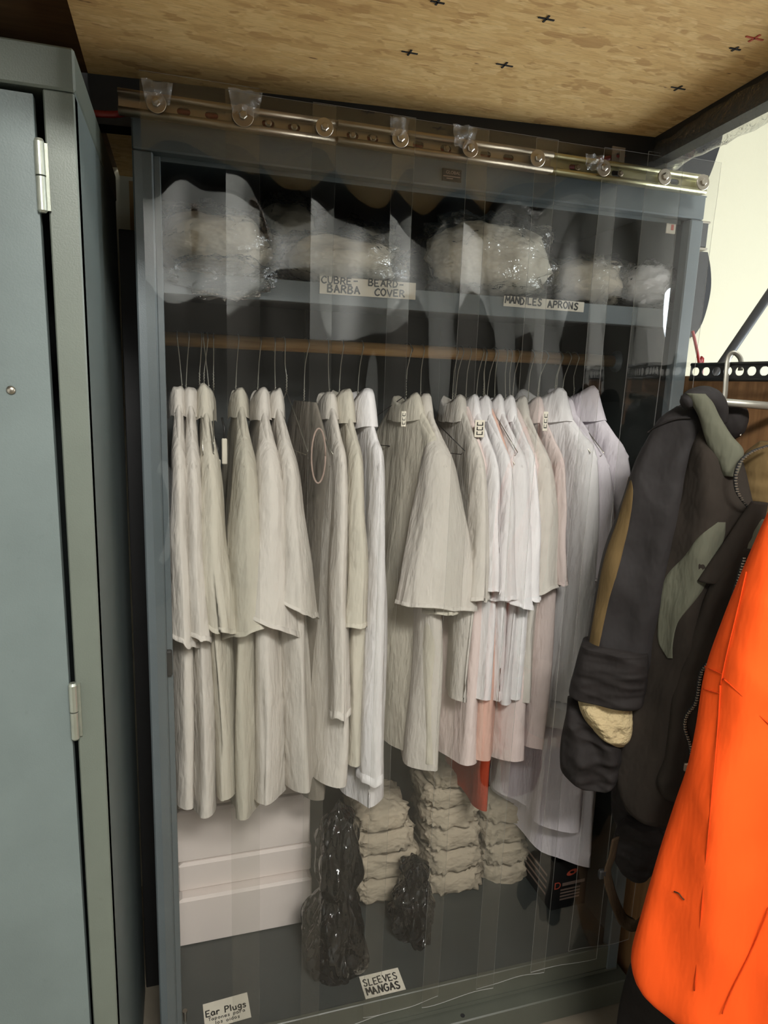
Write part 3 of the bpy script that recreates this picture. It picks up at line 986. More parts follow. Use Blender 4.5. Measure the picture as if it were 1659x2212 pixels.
def garment(name, label, cat, x, L, mat, Ls=0.36, sw=0.032, su=0.075, yaw=0.0, zc=1.685, seed=0, th=0.03, collar=1.0,
            lean=0.0, hemtilt=0.0, fold=0.012, sleeves=True, cuff=False, group='white work coats on the rod', hw=0.21, back_sleeve=True, placket=False):
    rnd = random.Random(seed * 31 + 5)
    U = Vector((math.sin(yaw), -math.cos(yaw), 0))
    W = Vector((math.cos(yaw), math.sin(yaw), 0))
    O = Vector((x, YR, zc))
    P = lambda u, w, z: O + U * u + W * w + Vector((0, 0, z))
    root = empty(name, O)
    tag(root, label, cat, group)
    sd = seed * 7.31
    # body
    n, R = 56, []
    rowsz = [-0.004, -0.02, -0.04, -0.065, -0.09, -0.115, -0.14]
    k = 26
    rowsz += [-0.14 - (L - 0.14) * (i + 1) / k for i in range(k)]
    for z in rowsz:
        t = -z
        if t < 0.14: hu = 0.058 + (t / 0.14) ** 0.85 * (hw - 0.058)
        else: hu = hw - 0.012 * math.sin(min(1, (t - .14) / .3) * PI) + 0.012 * (t - .14) / max(L - .14, .01)
        b = 0.010 + th * min(1, t / 0.45) ** .8 + 0.008 * (t / L)
        fr = min(1, max(0, (t - 0.08) / 0.45))
        ring = []
        for j in range(n):
            a = 2 * PI * j / n
            ca, sa = math.cos(a), math.sin(a)
            u = hu * math.copysign(abs(ca) ** 0.8, ca)
            w = b * math.copysign(abs(sa) ** 0.95, sa)
            ph = noise.noise(Vector((sd, z * 1.3, 0))) * 2.2
            w += fr * fold * math.sin(u * 30 + ph + sd) + fr * fold * 1.3 * noise.noise(Vector((u * 13 + sd, z * 2.2, math.copysign(1, sa))))
            w += lean * t
            u += fr * 0.008 * noise.noise(Vector((sd + 3, z * 5, a)))
            dz = 0.0
            if t > L - 0.12: dz = -0.018 * (1 - (u / hu) ** 2) * (t - L + .12) / .12 + 0.006 * noise.noise(Vector((u * 9, sd, 2)))
            ring.append(P(u, w, z + dz))
        R.append(ring)
    MB().rings(R, False, False).build('body', mat, root, True)
    hemr = [v + Vector((0, 0, -0.0)) for v in R[-1]]
    # sleeves
    if sleeves:
        for side in ((1, -1) if back_sleeve else (1,)):
            m, S = 48, []
            ez = -(0.13 + Ls)
            dz_ = ez + 0.16
            outer = smooth_path([(0.085, -0.030, 0), (0.150, -0.080, 0), (0.205, -0.135, 0), (0.232, -0.16 + dz_ * .25, 0), (0.248, -0.16 + dz_ * .6, 0), (0.262, ez, 0)], 6)
            inner = smooth_path([(0.080, -0.040, 0), (0.090, -0.100, 0), (0.098, -0.165, 0), (0.105, -0.18 + dz_ * .25, 0), (0.180 - su * .9, -0.17 + dz_ * .6, 0), (0.262 - 2 * su, ez - 0.03, 0)], 6)
            np_ = len(outer)
            for i in range(np_):
                t = i / (np_ - 1)
                c2, h2 = (outer[i] + inner[i]) / 2, (outer[i] - inner[i]) / 2
                rw = 0.009 + 0.004 * min(1, t * 3) + (sw - 0.013) * t ** 1.25
                ring = []
                for j in range(m):
                    a = 2 * PI * j / m
                    ca, sa = math.cos(a), math.sin(a)
                    cr_ = math.copysign(abs(ca) ** .9, ca)
                    ww = rw * math.copysign(abs(sa) ** 1.15, sa)
                    fo = max(0, t - .3)
                    ww += fo * rw * (.22 * math.sin(3.2 * ca + sd + 1.5 * t) + .30 * noise.noise(Vector((ca * 2.4 + sd, math.copysign(1.3, sa), t * 2.2)))) * abs(sa) ** .5
                    ww += 0.010 * t * noise.noise(Vector((sd, t * 3.5, side * 2.0))) + fo * rw * .28 * noise.noise(Vector((ca * 4 + sd, sa * 4 + t, t * 1.6)))
                    pu = c2.x + h2.x * cr_ + 0.006 * t * noise.noise(Vector((sd + 4, t * 4, ca)))
                    pz = c2.y + h2.y * cr_
                    if t > .75:
                        e = (t - .75) * 4
                        pz += e * (hemtilt * ww + 0.010 * noise.noise(Vector((ca * 1.7 + sd, sa * 1.7, 5))))
                    ring.append(P(side * pu, ww - lean * c2.y, pz))
                S.append(ring)
            sl_ = MB().rings(S, True, False).build('sleeve', mat, root, True)
            if True:
                i_a = np_ - (3 if cuff else 2)
                cr = []
                for f_ in (0.30, 0.28, 1.0):
                    ra = [S[i_a][j].lerp(S[-1][j], f_) for j in range(m)]
                    ce = sum(ra, Vector()) / m
                    cr.append([ce + (v - ce) * (1.0 if f_ == 0.30 else 1.006) + (v - ce).normalized() * (0 if f_ == .30 else .0006) for v in ra])
                MB().rings(cr, False, False).build('hem', mat, sl_, True)
    # folded collar
    if collar:
        m, Cn = 28, []
        for (z, ru, rw) in ((-0.035, 0.066, 0.016), (0.004, 0.060, 0.018), (0.016, 0.054, 0.018), (0.022, 0.057, 0.020), (0.014, 0.066, 0.0225), (-0.014, 0.080, 0.024), (-0.044, 0.094, 0.025)):
            ring = []
            for j in range(m):
                a = 2 * PI * j / m
                q = 1 + 0.08 * noise.noise(Vector((math.cos(a) * 2 + sd, math.sin(a) * 2, z * 20)))
                ring.append(P(ru * collar * q * math.cos(a), rw * collar * q * math.sin(a), z * collar + 0.006 * noise.noise(Vector((math.cos(a) * 1.5, math.sin(a) * 1.5 + sd, 1))) - (0.024 if z > 0 else 0.006) * collar * abs(math.sin(a)) ** 3 + 0.004 * math.cos(a)))
            Cn.append(ring)
        MB().rings(Cn, False, False).build('collar', mat, root, True)
    if placket:
        for kk in range(5):
            z = -0.2 - kk * (L - .3) / 5
            MB().lathe(P(0.0, -(0.022 + th + 0.012), z), -W, [(0.006, 0), (0.006, 0.002), (0.003, 0.003)], 10).build('button', M['white_b'], root, True)
    return root


WG = 'white work coats on the rod'
specs = [
 # name, label, x, L, mat, opts
 ('work_coat', 'leftmost white coat, half hidden behind the wardrobe stile', -.008, .93, 'white', dict(Ls=.385, sw=.030, su=.085, seed=1, th=.016, fold=.007, hemtilt=-.5)),
 ('work_coat', 'second white coat from the wardrobe left side, short sleeved', .018, .96, 'white', dict(Ls=.375, sw=.032, su=.08, seed=2, th=.018, fold=.008, hemtilt=-.4, lean=.01)),
 ('work_coat', 'off white coat with raised collar, third from the left side', .050, .92, 'white_c', dict(Ls=.36, sw=.046, su=.08, seed=3, th=.02, collar=1.15, fold=.008, hemtilt=-.3, lean=.03)),
 ('work_coat', 'limp white coat left of the broad sleeved one, near the empty hangers', .130, .98, 'white_c', dict(Ls=.37, sw=.054, su=.07, seed=4, th=.024, hemtilt=.3)),
 ('work_coat', 'broad sleeved white coat in the middle of the left bunch', .182, .95, 'white', dict(Ls=.36, sw=.066, su=.08, seed=5, th=.03, hemtilt=-.5, collar=1.1)),
 ('work_coat', 'white coat on the right end of the left bunch', .215, .93, 'white', dict(Ls=.33, sw=.046, su=.075, seed=6, th=.026, hemtilt=-.5, lean=.06)),
 ('work_coat', 'long sleeved cream coat, first of the middle bunch', .345, .93, 'white', dict(Ls=.60, sw=.026, su=.06, seed=7, th=.026)),
 ('work_coat', 'cream coat with gathered cuffs in the middle bunch', .382, .88, 'white_c', dict(Ls=.375, sw=.034, su=.06, seed=8, th=.022, collar=1.2)),
 ('work_coat', 'long white coat with the lowest hem in the middle bunch', .432, 1.0, 'white_b', dict(Ls=.78, sw=.028, su=.06, seed=9, th=.03, collar=1.35)),
 ('work_coat', 'off white coat facing the gap, with a dark wire hanger across it', .555, .90, 'white_c', dict(Ls=.36, sw=.034, su=.06, seed=10, th=.026, yaw=.2, collar=1.0)),
 ('work_coat', 'wide white coat with flared short sleeve beside the gap', .592, .92, 'white', dict(Ls=.345, sw=.096, su=.07, seed=11, th=.03, hemtilt=-.12)),
 ('work_coat', 'white coat just right of the flared sleeve one', .685, .74, 'white', dict(Ls=.33, sw=.034, su=.065, seed=12, th=.02)),
 ('work_coat', 'second narrow white coat in the packed right bunch', .722, .74, 'white_b', dict(Ls=.31, sw=.026, su=.065, seed=13, th=.018)),
 ('work_coat', 'third narrow white coat in the packed right bunch', .757, .75, 'white_b', dict(Ls=.33, sw=.034, su=.07, seed=14, th=.018)),
 ('work_coat', 'fourth white coat in the packed right bunch, brightest sleeve', .792, .76, 'white_b', dict(Ls=.35, sw=.062, su=.075, seed=15, th=.018, hemtilt=-.25)),
 ('work_coat', 'fifth white coat in the packed right bunch', .826, .75, 'white_b', dict(Ls=.335, sw=.03, su=.075, seed=16, th=.018)),
 ('work_coat', 'white coat with the outermost flared sleeve of the packed right bunch', .862, .76, 'white', dict(Ls=.315, sw=.058, su=.08, seed=17, th=.018, hemtilt=.35)),
 ('work_coat', 'pinkish coat squeezed between the packed bunch and the long sleeved coat', .905, .90, 'pinkwhite', dict(Ls=.30, sw=.022, su=.06, seed=18, th=.018)),
 ('work_coat', 'big white coat with upright collar and straight long sleeve', .942, .88, 'white_b', dict(Ls=.68, sw=.052, su=.068, seed=19, th=.034, collar=1.3, zc=1.705, yaw=.3)),
 ('work_coat', 'pale coat behind the long sleeved one, gathered short sleeve', .988, 1.18, 'lav', dict(Ls=.30, sw=.044, su=.07, seed=20, th=.026, collar=1.0, yaw=.25)),
 ('work_coat', 'pale lavender coat nearest the wardrobe right side', 1.036, 1.33, 'lav', dict(Ls=.34, sw=.044, su=.07, seed=21, th=.028, collar=1.35, zc=1.71, yaw=.28)),
 ('work_coat', 'peach coat hanging low, left of the red apron', .70, .93, 'pinkwhite', dict(sleeves=False, seed=22, th=.03, hw=.19, collar=0, fold=.016)),
 ('work_coat', 'peach tinted coat hanging low beneath the packed bunch', .765, .92, 'peach', dict(sleeves=False, seed=23, th=.03, hw=.2, collar=0, fold=.016)),
 ('work_coat', 'rosy white coat hanging low at the end of the packed bunch', .84, .93, 'pinkwhite', dict(sleeves=False, seed=24, th=.036, hw=.2, collar=0, fold=.016)),
 ('apron', 'brick red apron behind the peach coats', .80, 1.12, 'red', dict(sleeves=False, seed=25, th=.012, hw=.13, collar=0, group='aprons on the rod')),
 ('apron', 'dull grey vinyl apron in the gap left of the middle bunch', .292, 1.0, 'grey_ap', dict(sleeves=False, seed=26, th=.02, hw=.15, collar=0, yaw=.25, group='aprons on the rod')),
]
for i, (nme, lab, x, L, mt, op) in enumerate(specs):
    gar = garment(nme, lab, 'apron' if nme == 'apron' else 'coat', x, L, M[mt], **op)
    hanger(x, op.get('yaw', 0), op.get('zc', 1.685), i, 'wire hanger inside the ' + lab.split(',')[0], False, random.Random(i).uniform(-.012, .012))
    GAR = globals().setdefault('GAR', [])
    GAR.append(gar)
# printed size tags pinned on three coats
for gi, px, py, Y, w, h, tilt in ((11, 1036, 926, .13, .026, .042, .12), (18, 1178, 910, .13, .013, .048, 0), (9, 872, 905, .13, .012, .036, 0)):
    c = at(px, py, Y)
    g = GAR[gi]
    tg = MB().box((c.x - w / 2, Y - .001, c.z - h / 2), (c.x + w / 2, Y + .001, c.z + h / 2), .0006).build('size_tag', M['paper'], g)
    mbt = MB()
    for k in range(3):
        z = c.z - h * .36 + k * h * .27
        mbt.box((c.x - w * .32, Y - .0016, z), (c.x + w * .32, Y - .0009, z + h * .05))
        mbt.box((c.x - w * .32, Y - .0016, z), (c.x - w * .22, Y - .0009, z + h * .2))
        mbt.box((c.x + w * .22, Y - .0016, z), (c.x + w * .32, Y - .0009, z + h * .2))
    mbt.build('tag_print', M['ink'], tg)
# bare hangers
for i, (px, lab, dk) in enumerate(((436, 'bare wire hanger, first of three in the gap of the left bunch', 0), (448, 'bare wire hanger, second of three in the gap of the left bunch', 0), (462, 'bare wire hanger, third of three in the gap of the left bunch', 0),
                              (612, 'lone bare wire hanger between the left and middle bunches', 0), (878, 'dark bare hanger across the off white coat at the gap', 1),
                              (1045, 'bare wire hanger among the packed bunch', 0), (1206, 'bare wire hanger right of the packed bunch', 0), (1225, 'bare wire hanger close to the two lavender coats', 0))):
    x = at(px, 780, YR).x
    hanger(x, (0.0, .06, -.05, .1, .55, .05, 0, .08)[i], 1.715, 50 + i, lab, bool(dk), random.Random(i + 90).uniform(-.01, .01))

# string loop of the grey apron, small clips on the bare hangers
c = at(688, 985, 0.1)
lp = []
for k in range(25):
    a = 2 * PI * k / 24
    lp.append(Vector((c.x + 0.016 * math.cos(a), 0.1, c.z + 0.062 * math.sin(a))))
o = MB().tube(lp, 0.0022, 6).build('apron_loop', M['brown_ap'], None, True)
tag(o, 'brownish neck cord loop hanging from the grey apron', 'cord')
for i, (px, py) in enumerate(((471, 1020), (485, 975))):
    c = at(px, py, 0.2)
    h = c.z
    root = empty('clip', c); tag(root, ('lower' if i == 0 else 'upper') + ' of two small white clips dangling by the bare hangers', 'clip', 'white clips')
    MB().box((c.x - .006, .196, c.z - .03), (c.x + .006, .204, c.z + .03), .002).build('tab', M['paper'], root)
    MB().tube([(c.x, .2, c.z + .03), (c.x, .2, c.z + .055), (c.x - .004, .22, c.z + .075)], .003, 6).build('jaw', M['black'], root, True)


# ------------------------------------------------------------------ blobs: bags, packs
def blob(cx, cy, cz, hx, hy, hz, seed, amp=0.12, freq=2.0, n=28, m=18, pw=0.6, flatbot=0.0, ridge=0.0):
    R = []
    for i in range(m + 1):
        ph = -PI / 2 + PI * i / m
        cz_, sz_ = math.cos(ph), math.sin(ph)
        ring = []
        for j in range(n):
            a = 2 * PI * j / n
            x = math.copysign(abs(math.cos(a)) ** pw, math.cos(a)) * abs(cz_) ** pw
            y = math.copysign(abs(math.sin(a)) ** pw, math.sin(a)) * abs(cz_) ** pw
            z = math.copysign(abs(sz_) ** pw, sz_)
            d = 1 + amp * noise.noise(Vector((x * freq + seed, y * freq, z * freq)))
            if ridge: d += ridge * (crease(Vector((x * freq * 1.5 + seed, y * freq * 1.5, z * freq * .9))) - .25)
            zz2 = cz + z * hz * d
            if flatbot: zz2 = max(zz2, cz - hz * flatbot)
            ring.append(Vector((cx + x * hx * d, cy + y * hy * d, zz2)))
        R.append(ring)
    return MB().rings(R, True, True)


def crease(v):
    d, _ = noise.voronoi(v)
    return min(d[1] - d[0], .6)


def shelf_bag(label, px0, px1, py0, py1, Y, hy, seed, puff='puff', over=False, filmgrow=1.12):
    pL, pR = at(px0, (py0 + py1) / 2, Y), at(px1, (py0 + py1) / 2, Y)
    zt = at((px0 + px1) / 2, py0, Y).z
    zb_ = zs + 0.001
    cx, hx = (pL.x + pR.x) / 2, (pR.x - pL.x) / 2
    cz, hz = (zt + zb_) / 2, (zt - zb_) / 2
    root = empty('plastic_bag', (cx, Y, zb_))
    tag(root, label, 'plastic bag', 'filled clear bags on the shelf')
    blob(cx, Y, cz, hx * .93, hy * .9, hz * .9, seed, .16, 1.8, 36, 22, .75, .98, .12).build('contents', M[puff], root, True)
    mb = blob(cx, Y, cz + hz * .06, hx * filmgrow, hy, hz * 1.05, seed + 5, .20, 2.6, 48, 26, .8, .97, .34)
    if over:
        mb2 = blob(cx + hx * .1, SHY - 0.004, zs - 0.004, hx * .8, .022, .04, seed + 9, .3, 3.0, 36, 14, .8, 0, .4)
        mb.add(mb2.V, mb2.F)
    mb.build('clear_film', M['film'], root, True)


shelf_bag('clear bag of white padding at the left end of the shelf', 335, 590, 462, 590, 0.17, 0.11, 2, 'puff', True, 1.10)
shelf_bag('clear bag leaning at the back of the shelf, left of centre', 545, 690, 432, 560, 0.40, 0.12, 9)
shelf_bag('clear bag of white padding above the CUBRE-BARBA card', 610, 850, 512, 600, 0.16, 0.10, 15)
shelf_bag('large crumpled clear bag above the MANDILES card', 920, 1175, 478, 620, 0.17, 0.10, 21, 'puff', False, 1.12)
shelf_bag('clear bag with dim padding between the crumpled bag and the bright one', 1185, 1325, 560, 640, 0.2, 0.12, 27)
shelf_bag('bright white bag at the right end of the shelf', 1335, 1440, 572, 650, 0.15, 0.10, 33, 'puff_b', False, 1.06)
shelf_bag('faint clear bag lying behind the card labelled beard cover', 725, 850, 488, 560, 0.42, 0.12, 39)

# white cartons, each lid set back a little
bl, br = atz(390, 2050, ZF), atz(672, 1988, ZF)
bxl, bxr, by = bl.x - 0.004, br.x, (bl.y + br.y) / 2
hts = []
zcur = ZF
tops = [1945, 1868, 1755, 1640]
labs = ['bottom white carton of the stack on the wardrobe floor', 'second white carton from the floor in the stack', 'third white carton from the floor in the stack', 'top white carton of the stack, under the coat hems']
for i, py in enumerate(tops):
    yb = by + (0.0, 0.03, 0.035, 0.045)[i]
    ztop_ = at(390, py, yb).z
    root = empty('carton', ((bxl + bxr) / 2, yb + .12, zcur)); tag(root, labs[i], 'box', 'white cartons stacked in the wardrobe')
    xo = (0, .002, -.002, .004)[i]
    dpt = WD - 0.012 - yb
    MB().box((bxl + xo, yb, zcur + .0005), (bxr + xo, yb + dpt, ztop_ - .005), .004).build('body', M['carton'], root)
    lid = MB()
    V = [(bxl + xo + .004, yb + .002, ztop_ - .004), (bxr + xo - .004, yb + .002, ztop_ - .004), (bxr + xo - .004, yb + dpt, ztop_ - .004), (bxl + xo + .004, yb + dpt, ztop_ - .004),
         (bxl + xo + .012, yb + .005, ztop_ - .0005), (bxr + xo - .012, yb + .005, ztop_ - .0005), (bxr + xo - .012, yb + dpt, ztop_ - .0005), (bxl + xo + .012, yb + dpt, ztop_ - .0005)]
    lid.add(V, [(3, 2, 1, 0), (4, 5, 6, 7), (0, 1, 5, 4), (1, 2, 6, 5), (2, 3, 7, 6), (3, 0, 4, 7)])
    lid.build('lid', M['carton'], root)
    zcur = ztop_

# soft white bundles
def bundle(px0, px1, py0, py1, Y, seed, label):
    a, b = at(px0, (py0 + py1) / 2, Y), at(px1, (py0 + py1) / 2, Y)
    zt, zb_ = at((px0 + px1) / 2, py0, Y).z, at((px0 + px1) / 2, py1, Y).z
    cx, hx = (a.x + b.x) / 2, (b.x - a.x) / 2
    mb = blob(cx, Y, (zt + zb_) / 2, hx, .10, (zt - zb_) / 2 * 1.04, seed, .12, 3.2, 56, 20, .5, 0, .26)
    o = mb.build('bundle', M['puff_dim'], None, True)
    tag(o, label, 'bundle', 'soft white bundles piled in the wardrobe')


zf_y = lambda Y, px: None
colA = [(745, 895, 1905, 1855), (750, 890, 1855, 1805), (748, 880, 1805, 1758), (752, 870, 1758, 1715)]
colB = [(905, 1022, 1890, 1845), (906, 1024, 1845, 1798), (905, 1020, 1798, 1752), (902, 1016, 1752, 1708), (900, 1014, 1708, 1668), (915, 1008, 1668, 1632)]
colC = [(1026, 1120, 1875, 1830), (1026, 1124, 1830, 1786), (1024, 1122, 1786, 1742), (1026, 1118, 1742, 1702)]
nmw = ['bottom', 'second', 'third', 'fourth', 'fifth', 'top']
for cname, colm, Y in (('left', colA, .38), ('tall middle', colB, .40), ('right', colC, .41)):
    drop = at((colm[0][0] + colm[0][1]) / 2, colm[0][2], Y).z - ZF
    for k, (a, b, y1, y0) in enumerate(colm):
        lv = 'top' if k == len(colm) - 1 else nmw[k]
        bundle(a, b, y0, y1, Y, 3.1 * k + ord(cname[0]), lv + ' white bundle of the ' + cname + ' pile on the wardrobe floor')

# black plastic bags
def black_bag(label, px0, px1, py_top, py_bot, Y, hy, seed, flare):
    root_c = at((px0 + px1) / 2, py_bot, Y)
    zt = at((px0 + px1) / 2, py_top, Y).z
    a, b = at(px0, (py_top + py_bot) / 2, Y).x, at(px1, (py_top + py_bot) / 2, Y).x
    zb_ = ZF
    h = zt - zb_
    root = empty('bin_bag', ((a + b) / 2, Y, zb_)); tag(root, label, 'bag', 'black plastic bags on the wardrobe floor')
    R = []
    n, m = 110, 80
    for i in range(m + 1):
        t = i / m
        # belly below, pinched neck, loose ruff on top
        rad = flare(t)
        ring = []
        for j in range(n):
            an = 2 * PI * j / n
            d = 1 + .22 * noise.noise(Vector((math.cos(an) * 2 + seed, math.sin(an) * 2, t * 2.5))) + .50 * (crease(Vector((math.cos(an) * 1.3 + seed, math.sin(an) * 1.3, t * 3.0))) - .25) + .22 * (crease(Vector((math.cos(an) * 2.6 + seed, math.sin(an) * 2.6, t * 5))) - .25)
            ring.append(Vector(((a + b) / 2 + math.cos(an) * (b - a) / 2 * rad * d, Y + math.sin(an) * hy * rad * d,
                                zb_ + max(0.0, t * h + .02 * noise.noise(Vector((an, t * 4, seed))) * (t > .02)))))
        R.append(ring)
    MB().rings(R, True, True).build('bag_body', M['bag'], root, True)


def prof(pts):
    def f(t):
        for (a, ra), (b, rb_) in zip(pts, pts[1:]):
            if t <= b:
                s = (t - a) / (b - a); s = s * s * (3 - 2 * s)
                return ra + (rb_ - ra) * s
        return pts[-1][1]
    return f


black_bag('tall shiny black plastic bag beside the carton stack', 664, 784, 1735, 2165, 0.15, 0.09, 4, prof([(0, .9), (.1, 1.05), (.32, .95), (.48, .62), (.56, .78), (.72, .8), (.88, .55), (1, .06)]))
black_bag('short shiny black plastic bag in front of the white bundles', 850, 935, 1850, 2075, 0.20, 0.075, 11, prof([(0, .8), (.2, 1.0), (.5, .95), (.7, .55), (.85, .7), (1, .1)]))

# dark printed carton at the right
c0 = atz(1188, 1968, ZF); c1 = atz(1285, 1945, ZF)
bxx = Vector((c1.x - c0.x, c1.y - c0.y, 0)); bw = bxx.length; bxx.normalize(); byy = Vector((-bxx.y, bxx.x, 0))
bh = 0.165
root = empty('printed_carton', c0); tag(root, 'black printed carton on the wardrobe floor under the long coats', 'box')
V = []
c0b = Vector((c0.x, c0.y, ZF))
for z in (0.0005, bh):
    for u, v in ((0, 0), (bw, 0), (bw, .2), (0, .2)):
        q = c0b + bxx * u + byy * v; V.append((q.x, q.y, ZF + z))
MB().add(V, [(3, 2, 1, 0), (4, 5, 6, 7), (0, 1, 5, 4), (1, 2, 6, 5), (2, 3, 7, 6), (3, 0, 4, 7)]).build('body', M['black'], root)


def face_marks(name, rects, mat, side=False):
    mb = MB()
    for (u0, u1, v0, v1) in rects:
        VV = []
        for u, v in ((u0, v0), (u1, v0), (u1, v1), (u0, v1)):
            q = (c0b + bxx * u - byy * .0006) if not side else (c0b + byy * u - bxx * .0006)
            VV.append((q.x, q.y, ZF + v))
        mb.add(VV, [(0, 1, 2, 3)])
    mb.build(name, mat, root)


face_marks('small_print', [(.03, .1, .03 + .011 * k, .036 + .011 * k) for k in range(4)] + [(.035, .115, .079, .09)], M['grey_print'])
face_marks('small_print', [(.03, .16, .03 + .022 * k, .038 + .022 * k) for k in range(4)], M['grey_print'], True)
q = c0b + bxx * .018 - byy * .0009
text_part('D', .034, (q.x, q.y, ZF + .073), bxx, (0, 0, 1), M['red_print'], root).matrix_parent_inverse = Matrix.Translation(-Vector(root.location))
mbe = MB()
ec = c0b + bxx * .066 - byy * .0008
ringo, ringi = [], []
for k in range(20):
    a = 2 * PI * k / 20
    ringo.append(ec + bxx * (.019 * math.cos(a)) + Vector((0, 0, .122 + .010 * math.sin(a) + .004 * math.cos(a))))
    ringi.append(ec + bxx * (.008 * math.cos(a)) + Vector((0, 0, .122 + .004 * math.sin(a))))
mbe.rings([ringo, ringi], False, False).build('emblem', M['red_print'], root)


# ------------------------------------------------------------------ coats hung on the right, lofted garments
class Loft:
    """cloth volume through rows (image row, left, right): real width and thickness about depth Y"""
    def __init__(s, rows, Y, th, n=40, nr=44, fold=0.008, nf=3.0, seed=0, pw=0.75, tilt=0.0):
        s.rows = lerp_rows(rows, nr); s.Y = Y; s.R = []
        s.th, s.tilt, s.fold, s.nf, s.seed, s.pw = th, tilt, fold, nf, seed, pw
        s.front = []
        ymid = [at((r[1] + r[2]) / 2, r[0], Y) for r in s.rows]
        d = Vector((ymid[len(ymid) // 2].x - CAM.x, ymid[len(ymid) // 2].y - CAM.y, 0)).normalized()
        Wd = Vector((d.y, -d.x, 0))
        s.d, s.W = d, Wd
        s.P0 = ymid[len(ymid) // 2]
        for i, r in enumerate(s.rows):
            t = i / (nr - 1)
            off = tilt * (t - .5)
            a, b = s.hit(r[1], r[0], off), s.hit(r[2], r[0], off)
            c = (a + b) / 2; hw_ = (b - a).length / 2
            thi = (th(t) if callable(th) else th)
            tt = min(thi, hw_ * 1.2)
            ring = []
            for j in range(n):
                an = 2 * PI * j / n
                ca, sa = math.cos(an), math.sin(an)
                x = hw_ * ca
                y = s.prof(x, hw_, tt, sa, t)
                v = c + Wd * x + d * y
                ring.append(v)
            s.R.append(ring)

    def prof(s, x, hw_, tt, sa, t):
        y = tt * math.copysign(abs(sa) ** s.pw, sa)
        f = s.fold * min(1, hw_ / .05)
        n1 = noise.noise(Vector((x * 9 + s.seed, t * 4, 2)))
        n2 = noise.noise(Vector((x * 16 + t * 6 + s.seed, t * 9 - x * 5, 7)))
        rid = 1 - 2 * abs(noise.noise(Vector((x * 7 - t * 2.5 + s.seed, t * 3.2 + x * 2, 11))))
        y += f * (.8 * math.sin(x * s.nf * 20 + s.seed + 2.0 * noise.noise(Vector((s.seed, t * 2, 0)))) + 1.2 * n1 + .7 * n2 - .9 * rid) * (abs(sa) ** .5)
        return y

    def hit(s, px, py, off=0.0):
        r = ray(px, py)
        k = (s.P0 + s.d * off - CAM).dot(s.d) / r.dot(s.d)
        return CAM + r * k

    def build(s, name, mat, parent):
        return MB().rings(s.R, True, True).build(name, mat, parent, True)

    def surf(s, px, py, lift=0.002):
        """front point of the volume on the sight line"""
        y0, y1 = s.rows[0][0], s.rows[-1][0]
        g = min(max((py - y0) / (y1 - y0), 0), .9999) * (len(s.rows) - 1)
        i = int(g); q = g - i
        r = [a + (b - a) * q for a, b in zip(s.rows[i], s.rows[i + 1])]
        t = g / (len(s.rows) - 1)
        off = s.tilt * (t - .5)
        a, b = s.hit(r[1], r[0], off), s.hit(r[2], r[0], off)
        c = (a + b) / 2; hw_ = max((b - a).length / 2, 1e-4)
        thi = (s.th(t) if callable(s.th) else s.th)
        tt = min(thi, hw_ * 1.2)
        y = 0.0
        for _ in range(3):
            h = s.hit(px, py, off + y)
            x = max(-hw_ * .999, min(hw_ * .999, (h - c).dot(s.W)))
            y = s.prof(x, hw_, tt, -math.sqrt(1 - (x / hw_) ** 2), t)
        return s.hit(px, py, off + y - lift)

    def patch(s, rows, name, mat, parent, lift=.0018, nx=18, ny=40):
        """cloth panel sewn on the front of the volume, edges tucked in"""
        R_ = lerp_rows(rows, ny)
        V = []
        for r in R_:
            for k in range(nx + 1):
                f = k / nx
                edge = min(f, 1 - f) < .02
                V.append(s.surf(r[1] + (r[2] - r[1]) * f, r[0], -.002 if edge else lift))
        w = nx + 1
        return MB().add(V, [(j * w + k, j * w + k + 1, (j + 1) * w + k + 1, (j + 1) * w + k) for j in range(ny - 1) for k in range(nx)]).build(name, mat, parent, True)


def seam(lo, pts, rad, name, mat, parent, n=5, lift=0.003):
    P = [lo.surf(x, y, lift) for x, y in [(p[0], p[1]) for p in smooth_path([(a, b, 0) for a, b in pts], n)]]
    return MB().tube(P, rad, 6).build(name, mat, parent, True)


# --- perforated rack on the right
RXa = 1.19
p0, p1 = Vector((1.189, 0.0, 0)), Vector((1.206, -0.6, 0))
rack = empty('perforated_rail', (1.2, -0.4, 1.78))
tag(rack, 'dark perforated angle rail at the right of the wardrobe', 'rail')
Xr = (p1 - p0).normalized()
zt_, zb_ = at(1490, 785, 0).z + .0, at(1490, 822, 0).z
mbp = MB()
Ln = (p1 - p0).length
cell = 0.033
kk = 0
while (kk + 1) * cell < Ln:
    holed_plate(mbp, kk * cell, (kk + 1) * cell, zb_ + .004, zt_ - .004, -0.002, 0.0005, kk * cell + cell / 2, (zt_ + zb_) / 2 + .001, 0.0125, .0098, Xr, p0, 16)
    kk += 1
mbp.build('web', M['black'], rack)
for z in (zt_ - .003, zb_ + .003):
    MB().tube([p0 + Vector((0, 0, z)), p1 + Vector((0, 0, z))], .0042, 8).build('edge_bead', M['black'], rack, True)
V = []
bd = empty('wall_board', (1.26, -.4, 0)); tag(bd, 'brown wooden board behind the perforated rail', 'board')
MB().add([(1.212, 0.5, 0.0), (1.235, -0.62, 0.0), (1.255, -0.62, 0.0), (1.232, 0.5, 0.0), (1.212, 0.5, zb_ + .012), (1.235, -0.62, zb_ + .012), (1.255, -0.62, zb_ + .012), (1.232, 0.5, zb_ + .012)],
         [(3, 2, 1, 0), (4, 5, 6, 7), (0, 1, 5, 4), (1, 2, 6, 5), (2, 3, 7, 6), (3, 0, 4, 7)]).build('board', M['board'], bd)
